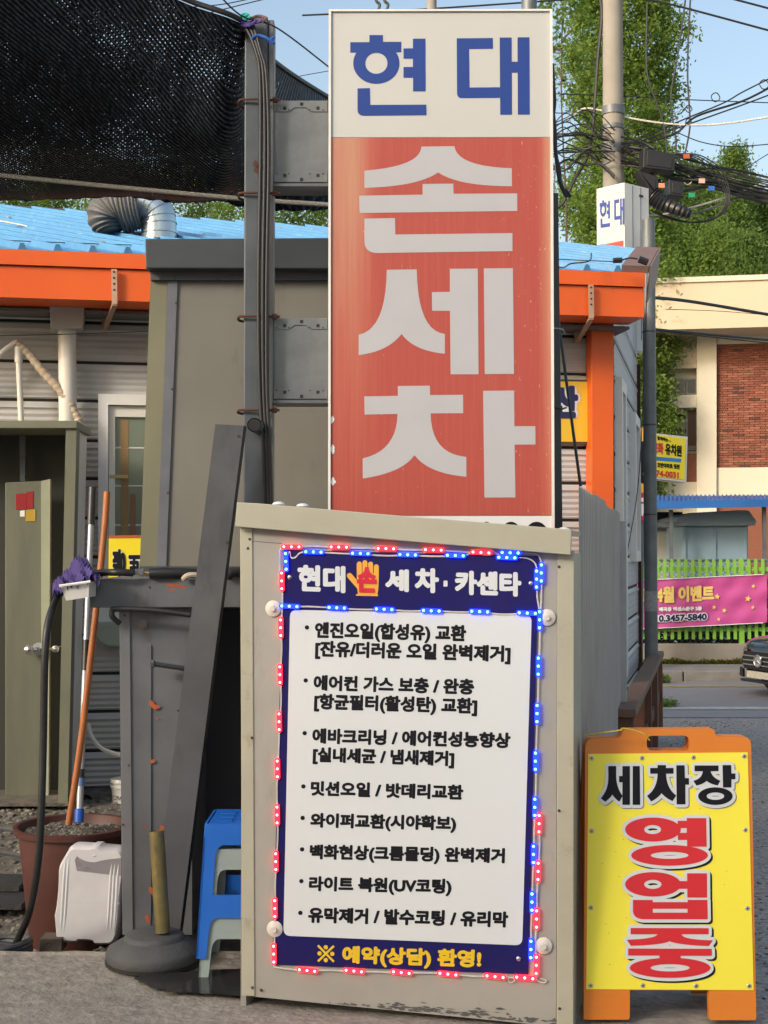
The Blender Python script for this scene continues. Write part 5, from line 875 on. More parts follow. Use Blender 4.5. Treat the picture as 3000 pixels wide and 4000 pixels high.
for i, (u, Y, vt, r_, lab) in enumerate(((2700, 50, 645, 1.2, 'slim spire tree just right of the hanging black boxes'), (2767, 52, 656, 1.3, 'second spire tree from the black boxes above the school roof'), (2865, 48, 591, 1.5, 'tallest pointed tree above the cream school roof'), (2925, 53, 700, 1.5, 'pointed tree right of the tallest one above the school'), (2990, 49, 770, 1.3, 'rightmost tree above the school at the photo edge'), (2800, 45, 905, 1.6, 'low wide tree in front of the spires over the school roof'), (2910, 44, 935, 1.6, 'low bushy tree over the right part of the school roof'), (2620, 46, 880, 1.5, 'leafy tree behind the column tree above the school corner'), (2560, 50, 760, 1.7, 'tree half hidden behind the grey pole and column tree'))):
    p = R(u, vt, Y); wide = i >= 5
    tree('spire_tree' if not wide else 'broad_tree', lab, p.x, Y, 2.5, p.z, (lambda t_, r_=r_, w_=wide: r_*(1-t_)**(.5 if w_ else .9)*1.25+.08), 800 if wide else 520, 75, (.24, .24, .18), .068, lf3 if i % 2 else lf2, group='trees behind the school')
for i, u in enumerate((-120, 60, 230, 420, 600, 790, 960, 1150, 1310)):
    p = R(u, 690+25*math.sin(i*2.2), 40+1.5*(i % 3)); tree('roadside_tree', ('green tree in the gap at the far left photo edge above the blue roof', 'green tree above the pale cable on the left end of the blue roof', 'green tree just left of the ribbed grey exhaust hose', 'green tree directly behind the ribbed exhaust hose', 'green tree behind the silver duct elbow', 'green tree in the gap right of the silver duct', 'green tree in the gap immediately left of the square post', 'green tree between the square post and the tall sign above the roof', 'green tree peeping out at the left edge of the tall sign')[i], p.x, p.y, 5.5, p.z, lambda t_: 1.0*(1-t_*.4)*math.sin(min(1, .3+t_*1.4)*1.57), 220, 70, (.25, .25, .22), .065, lf1 if i % 2 else lf3, group='trees in the gap above the roof')
# ================================================================ UTILITY POLE AND CABLES
up_ = thing('utility_pole', 'thick concrete utility pole with steel bands before the column tree', 'utility pole', (R(2397, 800, 18).x, 18, -.03)); ux = R(2397, 800, 18).x
M().lathe(V((ux, 18, -.05)), [(.165, 0), (.12, 14)], 28).build('shaft', mat('pole_concrete', (.30, .275, .24), (.24, .22, .19), scale=3, rough=.85, dirt=(.20, .17, .14), damt=.36, dscale=4, dstretch=(3, 3, .4), bump=.15), up_, smooth=True)
for v, h_ in ((435, .11), (500, .06), (585, .12)): M().lathe(V((ux, 18, R(2397, v, 18).z)), [(.155, -h_/2), (.155, h_/2)], 24).build('steel_band', galv, up_, smooth=True)
sp2 = thing('utility_pole', 'pale pole stub seen above the top edge of the tall sign', 'utility pole', (R(1686, 30, 20).x, 20, -.03)); M().lathe(V((R(1686, 30, 20).x, 20, -.03)), [(.10, 0), (.075, 10.8)], 20).build('shaft', mat('pole_concrete', (0, 0, 0)), sp2, smooth=True)
sp3 = thing('utility_pole', 'grey pole stub above the right corner of the tall sign', 'utility pole', (R(2067, 30, 19).x, 19, -.03)); M().lathe(V((R(2067, 30, 19).x, 19, -.03)), [(.13, 0), (.11, 10.8)], 20).build('shaft', galv, sp3, smooth=True)
for (u, v) in ((1475, 12), (1508, 20)): wirepx('insulator', ('left' if u < 1500 else 'right')+' dark insulator fitting above the tall sign', [(u-14, -20, 20), (u-4, 5, 20), (u+8, 18, 20), (u+4, 36, 20)], .022, black, 'insulator')
def cab(label, pts, r_=.012, Y=18, mt_=None, group=None): return wirepx('cable', label, [(p[0], p[1], p[2] if len(p) > 2 else Y) for p in pts], r_, mt_ or black, n=6, group=group)
cab('black cable crossing the sky at the top left behind the net', [(1180, 60), (1500, 45), (1900, 20), (2400, -15)], .014, 21)
cab('thin cable slanting at the top left corner of the sky', [(700, 30), (860, 18), (1010, -12)], .008, 20)
cab('steep cable in the sky left of the square post', [(780, 60), (930, 22), (1100, -20)], .008, 20)
cab('faint cable in the sky between square post and tall sign', [(1050, 330), (1160, 300), (1290, 276)], .006, 22)
cab('black cable crossing the upper right sky corner', [(2480, -10), (2640, 22), (3000, 118), (3120, 150)], .014)
cab('second black cable in the upper right sky corner', [(2860, -5), (3000, 32), (3100, 60)], .014)
cab('black vertical cable hanging down the sky right of the pole', [(2698, -20), (2690, 120), (2686, 300), (2694, 440), (2692, 520), (2660, 660), (2620, 760)], .012)
cab('black cable with a pale joint hanging left of the vertical one', [(2680, -20), (2650, 200), (2622, 360), (2628, 470), (2640, 540), (2640, 640)], .012)
cab('black cable hanging in front of the column tree', [(2528, 10), (2524, 200), (2530, 300), (2560, 390), (2590, 480), (2605, 600), (2606, 760)], .013)
cab('black cable bowing down left of the concrete pole', [(2340, -20), (2350, 60), (2335, 230), (2322, 420), (2312, 520), (2290, 620), (2245, 700), (2200, 790), (2165, 820)], .022)
cab('thin black cable crossing the front of the concrete pole', [(2375, -20), (2355, 180), (2358, 330), (2380, 420), (2440, 520), (2500, 560)], .012)
cab('straight wire with an insulator across the column tree', [(2160, 366), (2400, 375), (2700, 390), (3020, 402)], .007)
cab('white cable sloping right from the pole band', [(2240, 450), (2280, 425), (2340, 430), (2480, 465), (2640, 486), (2800, 486), (3020, 455)], .013, mt_=pvc)
cab('upper of two cables rising to the right edge with wire loops', [(2370, 640), (2450, 570), (2640, 480), (2820, 405), (2900, 360), (3020, 300)], .010)
cab('lower of two cables rising to the right edge with wire loops', [(2390, 650), (2500, 570), (2640, 520), (2720, 455), (2900, 395), (3020, 335)], .015)
cab('black cable rising to the right edge below the looped pair', [(2480, 560), (2620, 510), (2760, 460), (2900, 410), (3020, 365)], .010)
cab('sagging cable across the lower right sky', [(2640, 515), (2740, 555), (2860, 572), (3020, 562)], .007)
cab('pale cable rising to the right below the black boxes', [(2590, 838), (2740, 800), (2880, 755), (3020, 700)], .013, mt_=pvc)
cab('grey cable rising to the right under the pale one', [(2530, 842), (2700, 835), (2860, 780), (3020, 715)], .014, mt_=greytrim)
cab('black cable rising steeply at the right edge', [(2900, 680), (2940, 640), (3020, 590)], .007)
cab('thick black line from the grey pole to the right edge', [(2520, 1160, 12.3), (2700, 1178, 12.8), (3020, 1232, 13.6)], .016)
cab('second thick line below it from the grey pole to the right edge', [(2520, 1282, 12.3), (2700, 1300, 12.8), (3020, 1330, 13.6)], .012)
cab('thin grey line just above the second thick one', [(2520, 1286, 12.3), (2700, 1308, 12.8), (3020, 1342, 13.6)], .006)
cab('thin line crossing the cream fascia of the school', [(2600, 1208, 12.6), (2800, 1215, 13), (3020, 1232, 13.6)], .003)
random.seed(11); TG = 'cables tangled round the concrete pole'
for i in range(44):                                          # the tangle left and right of the pole
    s_ = random.choice((0, 0, 1, 1, 1))
    if s_ == 0:
        v = random.uniform(430, 660); pts = [(2158, v+random.uniform(-15, 15)), (2215+random.uniform(-10, 10), v+random.uniform(-40, 30)), (2280+random.uniform(-20, 20), v+random.uniform(-60, 50)), (2350+random.uniform(-10, 10), v+random.uniform(-20, 60)), (2400, v+random.uniform(0, 60))]
    else:
        v = random.uniform(540, 640); w_ = random.uniform(0, 1)
        pts = [(2425, v+random.uniform(-20, 20)), (2520, v+20+random.uniform(-15, 15)), (2640+random.uniform(-20, 20), v+40+w_*70), (2780+random.uniform(-20, 20), 640+w_*90), (2890, 660+w_*110), (3020, 690+w_*110)]
    cab('thin black cable in the dense tangle around the concrete pole', [(a, b, 17.7+.25*random.random()) for a, b in pts], random.choice((.007, .009, .012, .016)), group=TG)
for i in range(4):
    r1_ = 60+i*7; cab('black cable loop hanging under the splice boxes', [(2540+i*4, 820+i*3), (2620, 850+i*2), (2700+i*3, 868), (2780+i*9, 860-i*5), (2828+i*5, 810), (2832+i*6, 750), (2790+i*9, 690-i*9), (2720+i*5, 625-i*6), (2640, 600)], .009, 17.6, group='cable loops under the splice boxes')
for (u, v, r_) in ((2795, 380, 17), (2985, 330, 18), (2790-100, 425, 13), (2690, 475, 11), (2685-40, 505, 14), (2686, 705, 16)):
    m = M(); c_ = R(u, v, 17.8); rr_ = r_*17.8/F; m.tube([c_+V((rr_*math.cos(a), .01*math.sin(3*a), rr_*math.sin(a))) for a in np.linspace(0, 6.28, 20)], .007, 6); m.build('wire_ring', black if v < 600 else pvc, label={2795: 'black wire ring on the upper rising cable against the sky', 2985: 'black wire ring at the right edge on the rising cables', 2690: ('small black wire ring on the cable above the white cable' if v == 425 else 'small black wire ring where the white cable crosses the vertical one'), 2645: 'black wire ring just left of the white cable crossing', 2686: 'pale wire ring hanging by the black splice boxes'}[u], cat='wire ring', group='wire rings on the cables', smooth=True)
for i, (a, b, c, d, lab) in enumerate((((2515, 575), (2640, 605), (2635, 668), (2512, 655), 'upper black splice box hanging on the cables'), ((2490, 665), (2572, 690), (2570, 760), (2545, 752), 'small dark splice box left of the lower ones'), ((2612, 700), (2672, 712), (2672, 770), (2612, 762), 'square black splice box with a flat lid'))):
    t_ = thing('splice_box', lab, 'splice box', R(*d, 17.6), 'black splice boxes'); P1 = Pl(R(*d, 17.55), (1, .1, 0)); M().pan(P1, [a, b, c, d], -.16, .06).build('case', blackp, t_, bevel=.01)
    M().pan(P1, [(a[0]+14, a[1]+12), (b[0]-12, b[1]+12), (c[0]-12, c[1]-10), (d[0]+14, d[1]-10)], .06, .07).build('lid', blackp, t_, bevel=.004)
t_ = thing('splice_sleeve', 'long ribbed black splice sleeve slanting below the boxes', 'splice sleeve', R(2620, 860, 17.5), 'black splice boxes'); sp = smooth_pts([R(2545, 765, 17.5), R(2600, 800, 17.45), R(2700, 838, 17.4)], 16); M().tube(sp, [.125+.012*math.sin(i*2.2)-.002*i for i in range(len(sp))], 16).build('sleeve', blackp, t_, smooth=True)
for (u, v, mt_, lab) in ((2585, 724, mat('tag_orange', (.7, .25, .15), rough=.6), 'salmon warning tag on the black splice boxes'), (2682, 610, rustchip, 'orange rusty clamp on the cables by the splice box'), (2780, 735, mat('tag_blue', (.02, .12, .5), rough=.5), 'blue tag hanging from the cables'), (2702, 762, mat('tag_green', (.01, .28, .16), rough=.5), 'green tag hanging under the cables'), (2742, 706, mat('tag_pink', (.6, .4, .32), rough=.5), 'pale tag on the cables left of the blue one')):
    c_ = R(u, v, 17.3); M().box((c_.x-.04, 17.3, c_.z-.03), (c_.x+.04, 17.31, c_.z+.03)).build('cable_tag', mt_, label=lab, cat='tag')
# ================================================================ GREY POLE WITH THE SMALL DOUBLE SIGN
gp = thing('steel_pole', 'round grey steel pole carrying the small white and red box sign', 'pole', (R(2537, 1500, 12).x, 12, -.03)); gx = R(2537, 1500, 12).x
M().lathe(V((gx, 12, -.05)), [(.060, 0), (.058, R(2537, 858, 12).z+.05)], 20).build('shaft', galv, gp, smooth=True)
for v in (1297, 1660, 2010): M().lathe(V((gx, 12, R(2537, v, 12).z)), [(.062, -.006), (.062, .006)], 20).build('tie', screwm, gp)
M().lathe(V((gx, 12, R(2537, 2348, 12).z)), [(.0615, -.09), (.0615, .09)], 20).build('paper_label', mat('old_paper', (.32, .32, .31), (.2, .2, .2), scale=30, rough=.8), gp)
bxs = thing('box_sign', 'small box sign with blue letters on white above red', 'sign', R(2430, 950, 12.4))
bo_ = R(2440, 945, 12.1); bdx = (R(2332, 945, 12.32)-bo_); bdx.z = 0; BS = Pl(bo_, -bdx); bside = R(2535, 945, 12.3)-bo_; bside.z = 0
zt_ = R(2440, 713, 12.1).z; zr_ = R(2440, 938, 12.1).z; zb_ = zr_-1.3; bw = bdx.length
def prm(z0, z1, mt_, nm, ins=0, c=.0): return M().prism([bo_.xy.to_3d()+V((0, 0, z0))-BS.n*ins, (bo_+bdx).xy.to_3d()+V((0, 0, z0))-BS.n*ins, (bo_+bdx+bside).xy.to_3d()+V((0, 0, z0)), (bo_+bside).xy.to_3d()+V((0, 0, z0))], (0, 0, z1-z0)).build(nm, mt_, bxs)
prm(zr_-1.0, zt_, white, 'case')
u0, v0 = 2337, 742
M().prism([BS.w(-bw+.012, zr_-bo_.z, 0), BS.w(-.012, zr_-bo_.z, 0), BS.w(-.012, zt_-bo_.z-.015, 0), BS.w(-bw+.012, zt_-bo_.z-.015, 0)], BS.n*.003).build('face', MATS['off_white_face'], bxs)
M().prism([BS.w(-bw+.012, zr_-bo_.z-.9, 0), BS.w(-.012, zr_-bo_.z-.9, 0), BS.w(-.012, zr_-bo_.z-.003, 0), BS.w(-bw+.012, zr_-bo_.z-.003, 0)], BS.n*.003).build('face', mat('plain_red', (.42, .05, .035), rough=.5), bxs)
sm_ = lambda x, y: (2342+(x-196)*(2438-2342)/(1357-196), 789+(y-250)*(101)/(495)-(x-196)*.0115)
letter('letter', HYEON, BS, sm_, blue_p, bxs, c=.005); letter('letter', DAE, BS, sm_, blue_p, bxs, c=.005)
sd_ = bside.normalized(); SDP = Pl(bo_, sd_)
for t_ in (.33, .66): M().prism([SDP.w(bside.length*t_-.003, zr_-bo_.z-.9, 0), SDP.w(bside.length*t_+.003, zr_-bo_.z-.9, 0), SDP.w(bside.length*t_+.003, zt_-bo_.z-.01, 0), SDP.w(bside.length*t_-.003, zt_-bo_.z-.01, 0)], SDP.n*.004).build('seam', greytrim, bxs)
M().prism([SDP.w(bside.length*.6, .45, 0), SDP.w(bside.length*.75, .45, 0), SDP.w(bside.length*.75, .47, 0), SDP.w(bside.length*.6, .47, 0)], SDP.n*.008).build('latch', rust, bxs)
# yellow kindergarten sign, vertical banner
ks_ = thing('yellow_box_sign', 'yellow box sign with red and black writing behind the grey pole', 'sign', R(2620, 1885, 15)); KS = Pl(R(2620, 1885, 15), (1, -.0, 0)); KS = Pl(R(2500, 1880, 15.0), (R(2680, 1880, 15.35)-R(2500, 1880, 15.0)))
M().pan(KS, [(2500, 1686), (2686, 1706), (2681, 1884), (2500, 1862)], -.18, 0).build('case', mat('white_case', (.70, .66, .55), rough=.5), ks_); M().pan(KS, [(2504, 1692), (2678, 1713), (2674, 1874), (2504, 1856)], 0, .004).build('face', mat('sign_yellow', (.80, .66, .02), (.76, .62, .02), scale=3, rough=.35), ks_)
text('lettering', '함께하는—', KS, (2567, 1702, 1718), (2622, 1714), kprint, ks_, c=.007, off=.0, r=.003, n=4)
text('lettering', '공화', KS, (2548, 1726, 1772), (2592, 1730), redp, ks_, c=.007, r=.004, n=6)
text('lettering', '유치원', KS, (2598, 1730, 1776), (2663, 1740), kprint, ks_, c=.007, r=.004, n=6)
M().pan(KS, [(2504, 1778), (2661, 1792), (2660, 1806), (2504, 1794)], .004, .006).build('blue_strip', mat('strip_blue', (.02, .2, .55), rough=.4), ks_)
text('lettering', '호반아파트 뒷편', KS, (2567, 1806, 1826), (2655, 1814), kprint, ks_, c=.007, r=.002, n=4)
text('lettering', '674-0031', KS, (2548, 1834, 1860), (2651, 1844), redp, ks_, c=.007, r=.003, n=4)
vb = thing('vertical_sign', 'narrow yellow and red vertical sign partly hidden by the grey pole', 'sign', R(2505, 2040, 14)); VP = Pl(R(2505, 2040, 14), (1, .1, 0))
M().pan(VP, [(2491, 1672), (2560, 1662), (2560, 1920), (2491, 1926)], -.04, 0).build('face', mat('vert_yellow', (.74, .42, .06), (.70, .38, .05), scale=3, rough=.4), vb); M().pan(VP, [(2491, 1928), (2560, 1922), (2560, 2034), (2491, 2034)], -.04, 0).build('face', mat('vert_red', (.50, .03, .07), rough=.4), vb)
text('lettering', '탕', VP, (2485, 1715, 1890), (2545, 1712), kprint, vb, c=.003, r=.022, n=8); text('lettering', '금', VP, (2500, 1945, 2015), (2540, 1943), wprint, vb, c=.003, r=.012, n=8)
M().tube([R(2505, 2034, 14.05), R(2500, 2640, 14.05)], .03, 12).build('leg', galv, vb, smooth=True)
wirepx('cable', 'thin black cable hanging down the side wall by the grey pole', [(2528, 1040, 11), (2525, 1200, 11), (2515, 1500, 11), (2492, 1900, 11), (2440, 2210, 10.2)], .004, black)
m = M(); m.tube([R(2395, 1018, 8.7), R(2430, 1016, 8.7)], .018, 8); m.tube(smooth_pts([R(2430, 1016, 8.7), R(2460, 1008, 8.7), R(2490, 1012, 8.7)], 6), .005, 6); m.tube([R(2495, 1012, 8.7), R(2530, 1025, 8.7)], .024, 8); m.build('cable_joint', black, label='black cable joints hanging at the roof corner above the orange fascia', cat='cable joint')
wirepx('cable', 'thin black cable running from the tall sign to the roof corner', [(2160, 1012, 8.5), (2300, 1018, 8.6), (2400, 1022, 8.7)], .003, black)
wirepx('fairy_lights', 'dark drooping cord of small lights on the blue roof right of the sign', [(2160, 1035, 8.6), (2200, 1045, 8.6), (2230, 1030, 8.6), (2300, 1020, 8.7), (2310, 990, 8.8)], .005, galv_dark, 'cord')
# ================================================================ SCHOOL BUILDING
sc = thing('school', 'cream and red brick school building with flat roof at right', 'building', (R(2850, 2100, 30).x, 32, 0)); CP = Pl(R(2600, 2170, 30.2), (R(3000, 2170, 29.8)-R(2600, 2170, 30.2)))
crm = mat('cream_wall', (.56, .47, .34), (.52, .43, .31), scale=.8, rough=.8); crl = mat('light_cream', (.62, .57, .45), (.57, .52, .41), scale=.8, rough=.8, dirt=(.45, .40, .3), damt=.33, dscale=2)
def cpp(nm, u0, v0, u1, v1, c0, c1, mt_, par=sc, sl=-.035, **kw): return M().pan(CP, [(u0, v0+(2800-u0)*.035*(2170-v0)/1100), (u1, v0+(2800-u1)*.035*(2170-v0)/1100), (u1, v1+(2800-u1)*.035*(2170-v1)/1100), (u0, v1+(2800-u0)*.035*(2170-v1)/1100)], c0, c1).build(nm, mt_, par, **kw)
cpp('parapet', 2480, 1078, 3400, 1098, -6, 1.25, crl); cpp('fascia', 2480, 1099, 3400, 1282, -6, 1.2, crm)
cpp('wall', 2480, 1283, 3400, 2100, -6, -.3, crl)
cpp('pilaster', 2722, 1284, 2799, 2100, -.3, .12, crl); 
bw_ = cpp('brick_wall', 2801, 1346, 3400, 1826, -.3, -.03, mat('mortar', (.30, .25, .2), (.24, .2, .16), scale=4, rough=.9))
cpp('spandrel', 2801, 1284, 3400, 1345, -.3, .05, crl); cpp('spandrel', 2801, 1827, 3400, 1936, -.3, .05, crl)
cpp('spandrel', 2480, 1284, 2721, 1436, -.3, .0, crm); cpp('spandrel', 2480, 1540, 2721, 1590, -.3, .0, crl); cpp('spandrel', 2480, 1882, 2721, 1940, -.3, .0, crl)
wg = mat('dark_window', (.045, .05, .05), (.03, .033, .035), scale=1, rough=.12); frm_ = mat('grey_frame', (.25, .26, .26), rough=.5)
for (u0, v0, u1, v1) in ((2500, 1476, 2590, 1538), (2592, 1476, 2675, 1538), (2680, 1476, 2720, 1538), (2500, 1592, 2590, 1756), (2592, 1592, 2675, 1756), (2680, 1592, 2720, 1756)):
    w_ = cpp('window', u0, v0, u1, v1, -.3, -.2, frm_); cpp('pane', u0+5, v0+5, u1-4, v1-5, -.2, -.19, wg, w_)
cpp('curtain', 2686, 1600, 2718, 1740, -.188, -.185, mat('brown_curtain', (.12, .07, .05), (.09, .05, .035), scale=6, rough=.8, stretch=(6, 6, .2)))
for v in (1612, 1668): M().prism([CP.px(2640, v, -.1), CP.px(2678, v+12, .5), CP.px(2680, v+22, .5), CP.px(2642, v+10, -.1)], (0, .3, .02)).build('awning', steel, sc)
# bricks: rows of running bond; one mesh, copied
brick_cols = [mat('brick_red', (.25, .082, .05), (.20, .064, .04), scale=9, rough=.85), mat('brick_brown', (.20, .065, .04), (.16, .05, .03), scale=9, rough=.85), mat('brick_orange', (.30, .115, .07), (.25, .095, .06), scale=9, rough=.85), mat('brick_dark', (.085, .04, .032), (.06, .03, .025), scale=9, rough=.85)]
ph = (CP.hit(2900, 1346)[1]-CP.hit(2900, 1826)[1])/52; bl = .235; bh = ph*.83; bzs = CP.hit(2802, 1826)[1]; bxs0 = CP.hit(2802, 1600)[0]; xe = CP.hit(3012, 1600)[0]
protos = []
for bm_ in brick_cols:
    me = bpy.data.meshes.new('brick'); q = M().prism([CP.x*0-CP.n*0, CP.x*(bl-.012), CP.x*(bl-.012)+V((0, 0, bh)), V((0, 0, bh))], CP.n*.03); me.from_pydata([tuple(p) for p in q.v], [], q.f); me.materials.append(bm_); protos.append(me)
cnt = 0; rest = M()
for r_ in range(51, -1, -1):
    x = bxs0-(bl/2 if r_ % 2 else 0)
    while x < 26:
        a0 = max(x, bxs0); p = CP.w(a0, bzs+r_*ph+.004, -.03+random.uniform(0, .006))
        if x >= bxs0 and x < xe and cnt < 300:
            o = bpy.data.objects.new('brick', random.choices(protos, (5, 4, 2, .6))[0]); C.objects.link(o); o.parent = bw_; o.location = p-ORG[bw_]; cnt += 1
        else:
            ln = min(x+bl-.012, 1e9)-a0
            if ln > .02: rest.prism([p, p+CP.x*ln, p+CP.x*ln+V((0, 0, bh)), p+V((0, 0, bh))], CP.n*.028)
        x += bl
        if x > xe+.3: break
o = rest.build('brickwork', brick_cols[0], bw_, normals=False); o['kind'] = 'stuff'
b2 = mat('brick_far', (.24, .085, .05), (.15, .055, .035), scale=30, rough=.9, stretch=(1, 1, 3))
cpp('brick_base', 2480, 1770, 2721, 1881, -.3, -.02, b2); cpp('brick_base', 2722, 1937, 3400, 2260, -.29, .0, b2)
# ================================================================ CANOPY, SHED, FENCE, WALL, BANNER
cn = thing('canopy', 'blue ribbed canopy roof on grey posts in front of the school', 'canopy', R(2800, 2500, 21)); bcm = mat('canopy_blue', (.022, .13, .42), (.018, .11, .36), scale=3, rough=.4)
c0_ = R(2300, 1938, 23.5); c1_ = R(3300, 1935, 23.5); d0_ = R(2300, 2000, 20.5); d1_ = R(3300, 1950, 20.5); d0_.z = c0_.z-.26; d1_.z = c1_.z-.2
m = M(); nn = 60
for i in range(nn+1):
    for k, (dx, h) in enumerate(((0, 0), (.06, .03), (.09, .03), (.15, 0))):
        t_ = min(1, (i+dx*4)/nn); m.v.append(c0_.lerp(c1_, t_)+V((0, 0, h))); m.v.append(d0_.lerp(d1_, t_)+V((0, 0, h)))
for i in range(len(m.v)//2-1): m.f.append((2*i, 2*i+2, 2*i+3, 2*i+1))
m.build('roof', bcm, cn, normals=False)
M().prism([d0_+V((0, 0, .03)), d1_+V((0, 0, .03)), d1_-V((0, 0, .09)), d0_-V((0, 0, .09))], (0, .02, 0)).build('roof_edge', bcm, cn)
for u, v0 in ((2621, 1992), (2984, 1975), (2505, 2000)): M().beam(R(u, v0, 20.8), V((R(u, v0, 20.8).x, 20.8, .09)), .055, .055).build('post', galv, cn)
M().beam(R(2300, 2048, 20.9), R(2670, 2046, 20.9), .06, .07, V((0, 0, 1))).build('crossbeam', galv, cn)
bsd = thing('blue_shed', 'pale blue metal shed with a curved roof under the blue canopy', 'shed', R(2790, 2500, 21.5)); bsm = mat('pale_blue_metal', (.24, .34, .42), (.20, .29, .36), scale=2, rough=.5); DP = Pl(R(2790, 2500, 21.3), (1, 0, 0))
M().pan(DP, [(2668, 2056), (2922, 2052), (2922, 2560), (2668, 2560)], -1.6, 0).build('body', bsm, bsd); M().pan(DP, [(2640, 2045), (2650, 2020), (2700, 2003), (2900, 1992), (2925, 1995), (2955, 2035), (2950, 2052), (2650, 2054)], -1.7, .12).build('roof', mat('shed_roof_blue', (.27, .36, .42), (.22, .30, .35), scale=2, rough=.5), bsd)
for u in (2676, 2793, 2914): M().pan(DP, [(u-4, 2056), (u+4, 2056), (u+4, 2560), (u-4, 2560)], 0, .03).build('rib', bsm, bsd)
wsd = thing('grey_shed', 'pale grey shed with a dark top left of the blue one', 'shed', R(2600, 2500, 23)); DP2 = Pl(R(2600, 2500, 22.6), (1, 0, 0))
M().pan(DP2, [(2440, 2075), (2666, 2072), (2666, 2560), (2440, 2560)], -1, 0).build('body', mat('pale_grey_wall', (.42, .43, .40), (.36, .37, .35), scale=2, rough=.6), wsd); M().pan(DP2, [(2440, 2000), (2666, 2000), (2666, 2030), (2440, 2030)], -1, .0).build('top_gap', dark, wsd); M().pan(DP2, [(2440, 2062), (2666, 2062), (2666, 2074), (2440, 2074)], -1, .05).build('lintel', greytrim, wsd)
lw = thing('low_wall', 'low weathered concrete wall with moss under the green picket fence', 'wall', (5, 19.1, .09)); wtop = R(2800, 2516, 19.1).z
M().box((-8, 19.1, .05), (30, 19.32, wtop)).build('wall_body', mat('wall_concrete', (.27, .245, .205), (.20, .18, .15), scale=2, rough=.9, dirt=(.34, .32, .28), damt=.36, dscale=3, bump=.3, bscale=30), lw, bevel=.01)
cl = [(random.gauss(R(u, 2590, 19.0).x, .12), 19.03+random.uniform(-.02, .05), .10+abs(random.gauss(0, .02))) for u in (2830, 2850, 2870, 2890, 2600, 2560, 2700, 2800, 2820, 2860, 2580, 2660) for _ in range(9)]
moss = thing('moss', 'strip of yellow green moss and weeds at the foot of the low wall', 'weeds', (5, 19.0, .095)); cloud('weed_leaves', leafmat('moss_leaf', (.10, .10, .015), (.16, .15, .02), (.08, .11, .02)), moss, cl, 30, (.06, .02, .012), .02)
gpb = G(2585, 2763, -.034); wd = thing('weed', 'small clump of green weeds where the grit meets the road', 'weeds', gpb); cloud('leaves', lf2, wd, [(gpb.x+random.uniform(-.12, .12), gpb.y+random.uniform(-.1, .1), .0+random.uniform(-.02, .03)) for _ in range(40)], 24, (.03, .03, .02), .02)
kw_ = G(2578, 2652, .02); wd2 = thing('weed', 'green weed tuft growing at the kerb near the grey pole', 'weeds', kw_); cloud('leaves', lf2, wd2, [(kw_.x+random.uniform(-.1, .1), kw_.y-.05+random.uniform(-.04, .04), random.uniform(-.02, .06)) for _ in range(25)], 24, (.03, .03, .02), .02)
grn = mat('lime_green', (.20, .43, .055), (.17, .37, .045), scale=5, rough=.4)
pf = thing('picket_fence', 'lime green picket fence on the low wall across the road', 'fence', (5, 19.2, wtop)); zp1 = R(2700, 2183, 19.2).z; zp0 = R(2700, 2497, 19.2).z
def pk_(x, w_, z0, z1): 
    return M().prism([(x-w_/2, 19.18, z0), (x+w_/2, 19.18, z0), (x+w_/2, 19.18, z1-w_*.5), (x+w_*.25, 19.18, z1), (x-w_*.25, 19.18, z1), (x-w_/2, 19.18, z1-w_*.5)], (0, .025, 0))
x = R(2568, 2300, 19.2).x-.1*8; pit = 27.3*19.2/F; xp = R(2895, 2300, 19.2).x; k = 0; proto = None
while x < R(3080, 2300, 19.2).x:
    if abs(x-xp) > .055 and abs(x-(xp-16*pit)) > .055:
        if proto is None: proto = pk_(x, .044, zp0, zp1).build('picket', grn, pf); px0 = x
        else: o = proto.copy(); C.objects.link(o); o.location.x += x-px0
    x += pit
for xx in (xp, xp-16*pit, xp+14*pit): pk_(xx, .075, wtop, zp1+.01).build('fence_post', grn, pf)
for v in (2223, 2458): z = R(2700, v, 19.24).z; M().box((R(2400, v, 19.2).x, 19.206, z-.028), (R(3100, v, 19.2).x, 19.235, z+.028)).build('fence_rail', grn, pf)
clf = thing('mesh_fence', 'grey chain link mesh behind the green pickets', 'fence', (5, 19.4, wtop)); m = M(); xa, xb = R(2480, 2300, 19.4).x, R(3060, 2300, 19.4).x; hh = zp1-wtop-.02; s_ = .06; k = int((xb-xa)/s_)
for i in range(-int(hh/s_), k):
    for d_ in (1, -1):
        a = xa+i*s_; x0_, z0_, x1_, z1_ = (a, wtop, a+hh, wtop+hh) if d_ > 0 else (a+hh, wtop, a, wtop+hh); m.beam(V((x0_, 19.4+.003*d_, z0_)), V((x1_, 19.4+.003*d_, z1_)), .005, .005)
m.build('mesh_wire', galv_dark, clf, normals=False)['kind'] = 'stuff'; M().tube([V((xa, 19.4, wtop+hh)), V((xb, 19.4, wtop+hh))], .02, 8).build('top_tube', galv, clf)
hd = thing('shrub_row', 'dark shrubs and dry leaves growing behind the mesh fence', 'shrubs', (5, 20.2, .1)); cloud('leaves', leafmat('hedge_leaf', (.02, .035, .012), (.05, .08, .02), (.14, .05, .02)), hd, [(random.uniform(xa, xb+.4), 20.1+random.uniform(-.2, .25), .1+random.random()*(.45+.5*abs(math.sin(i*.05)))) for i in range(380)], 30, (.1, .1, .1), .035)
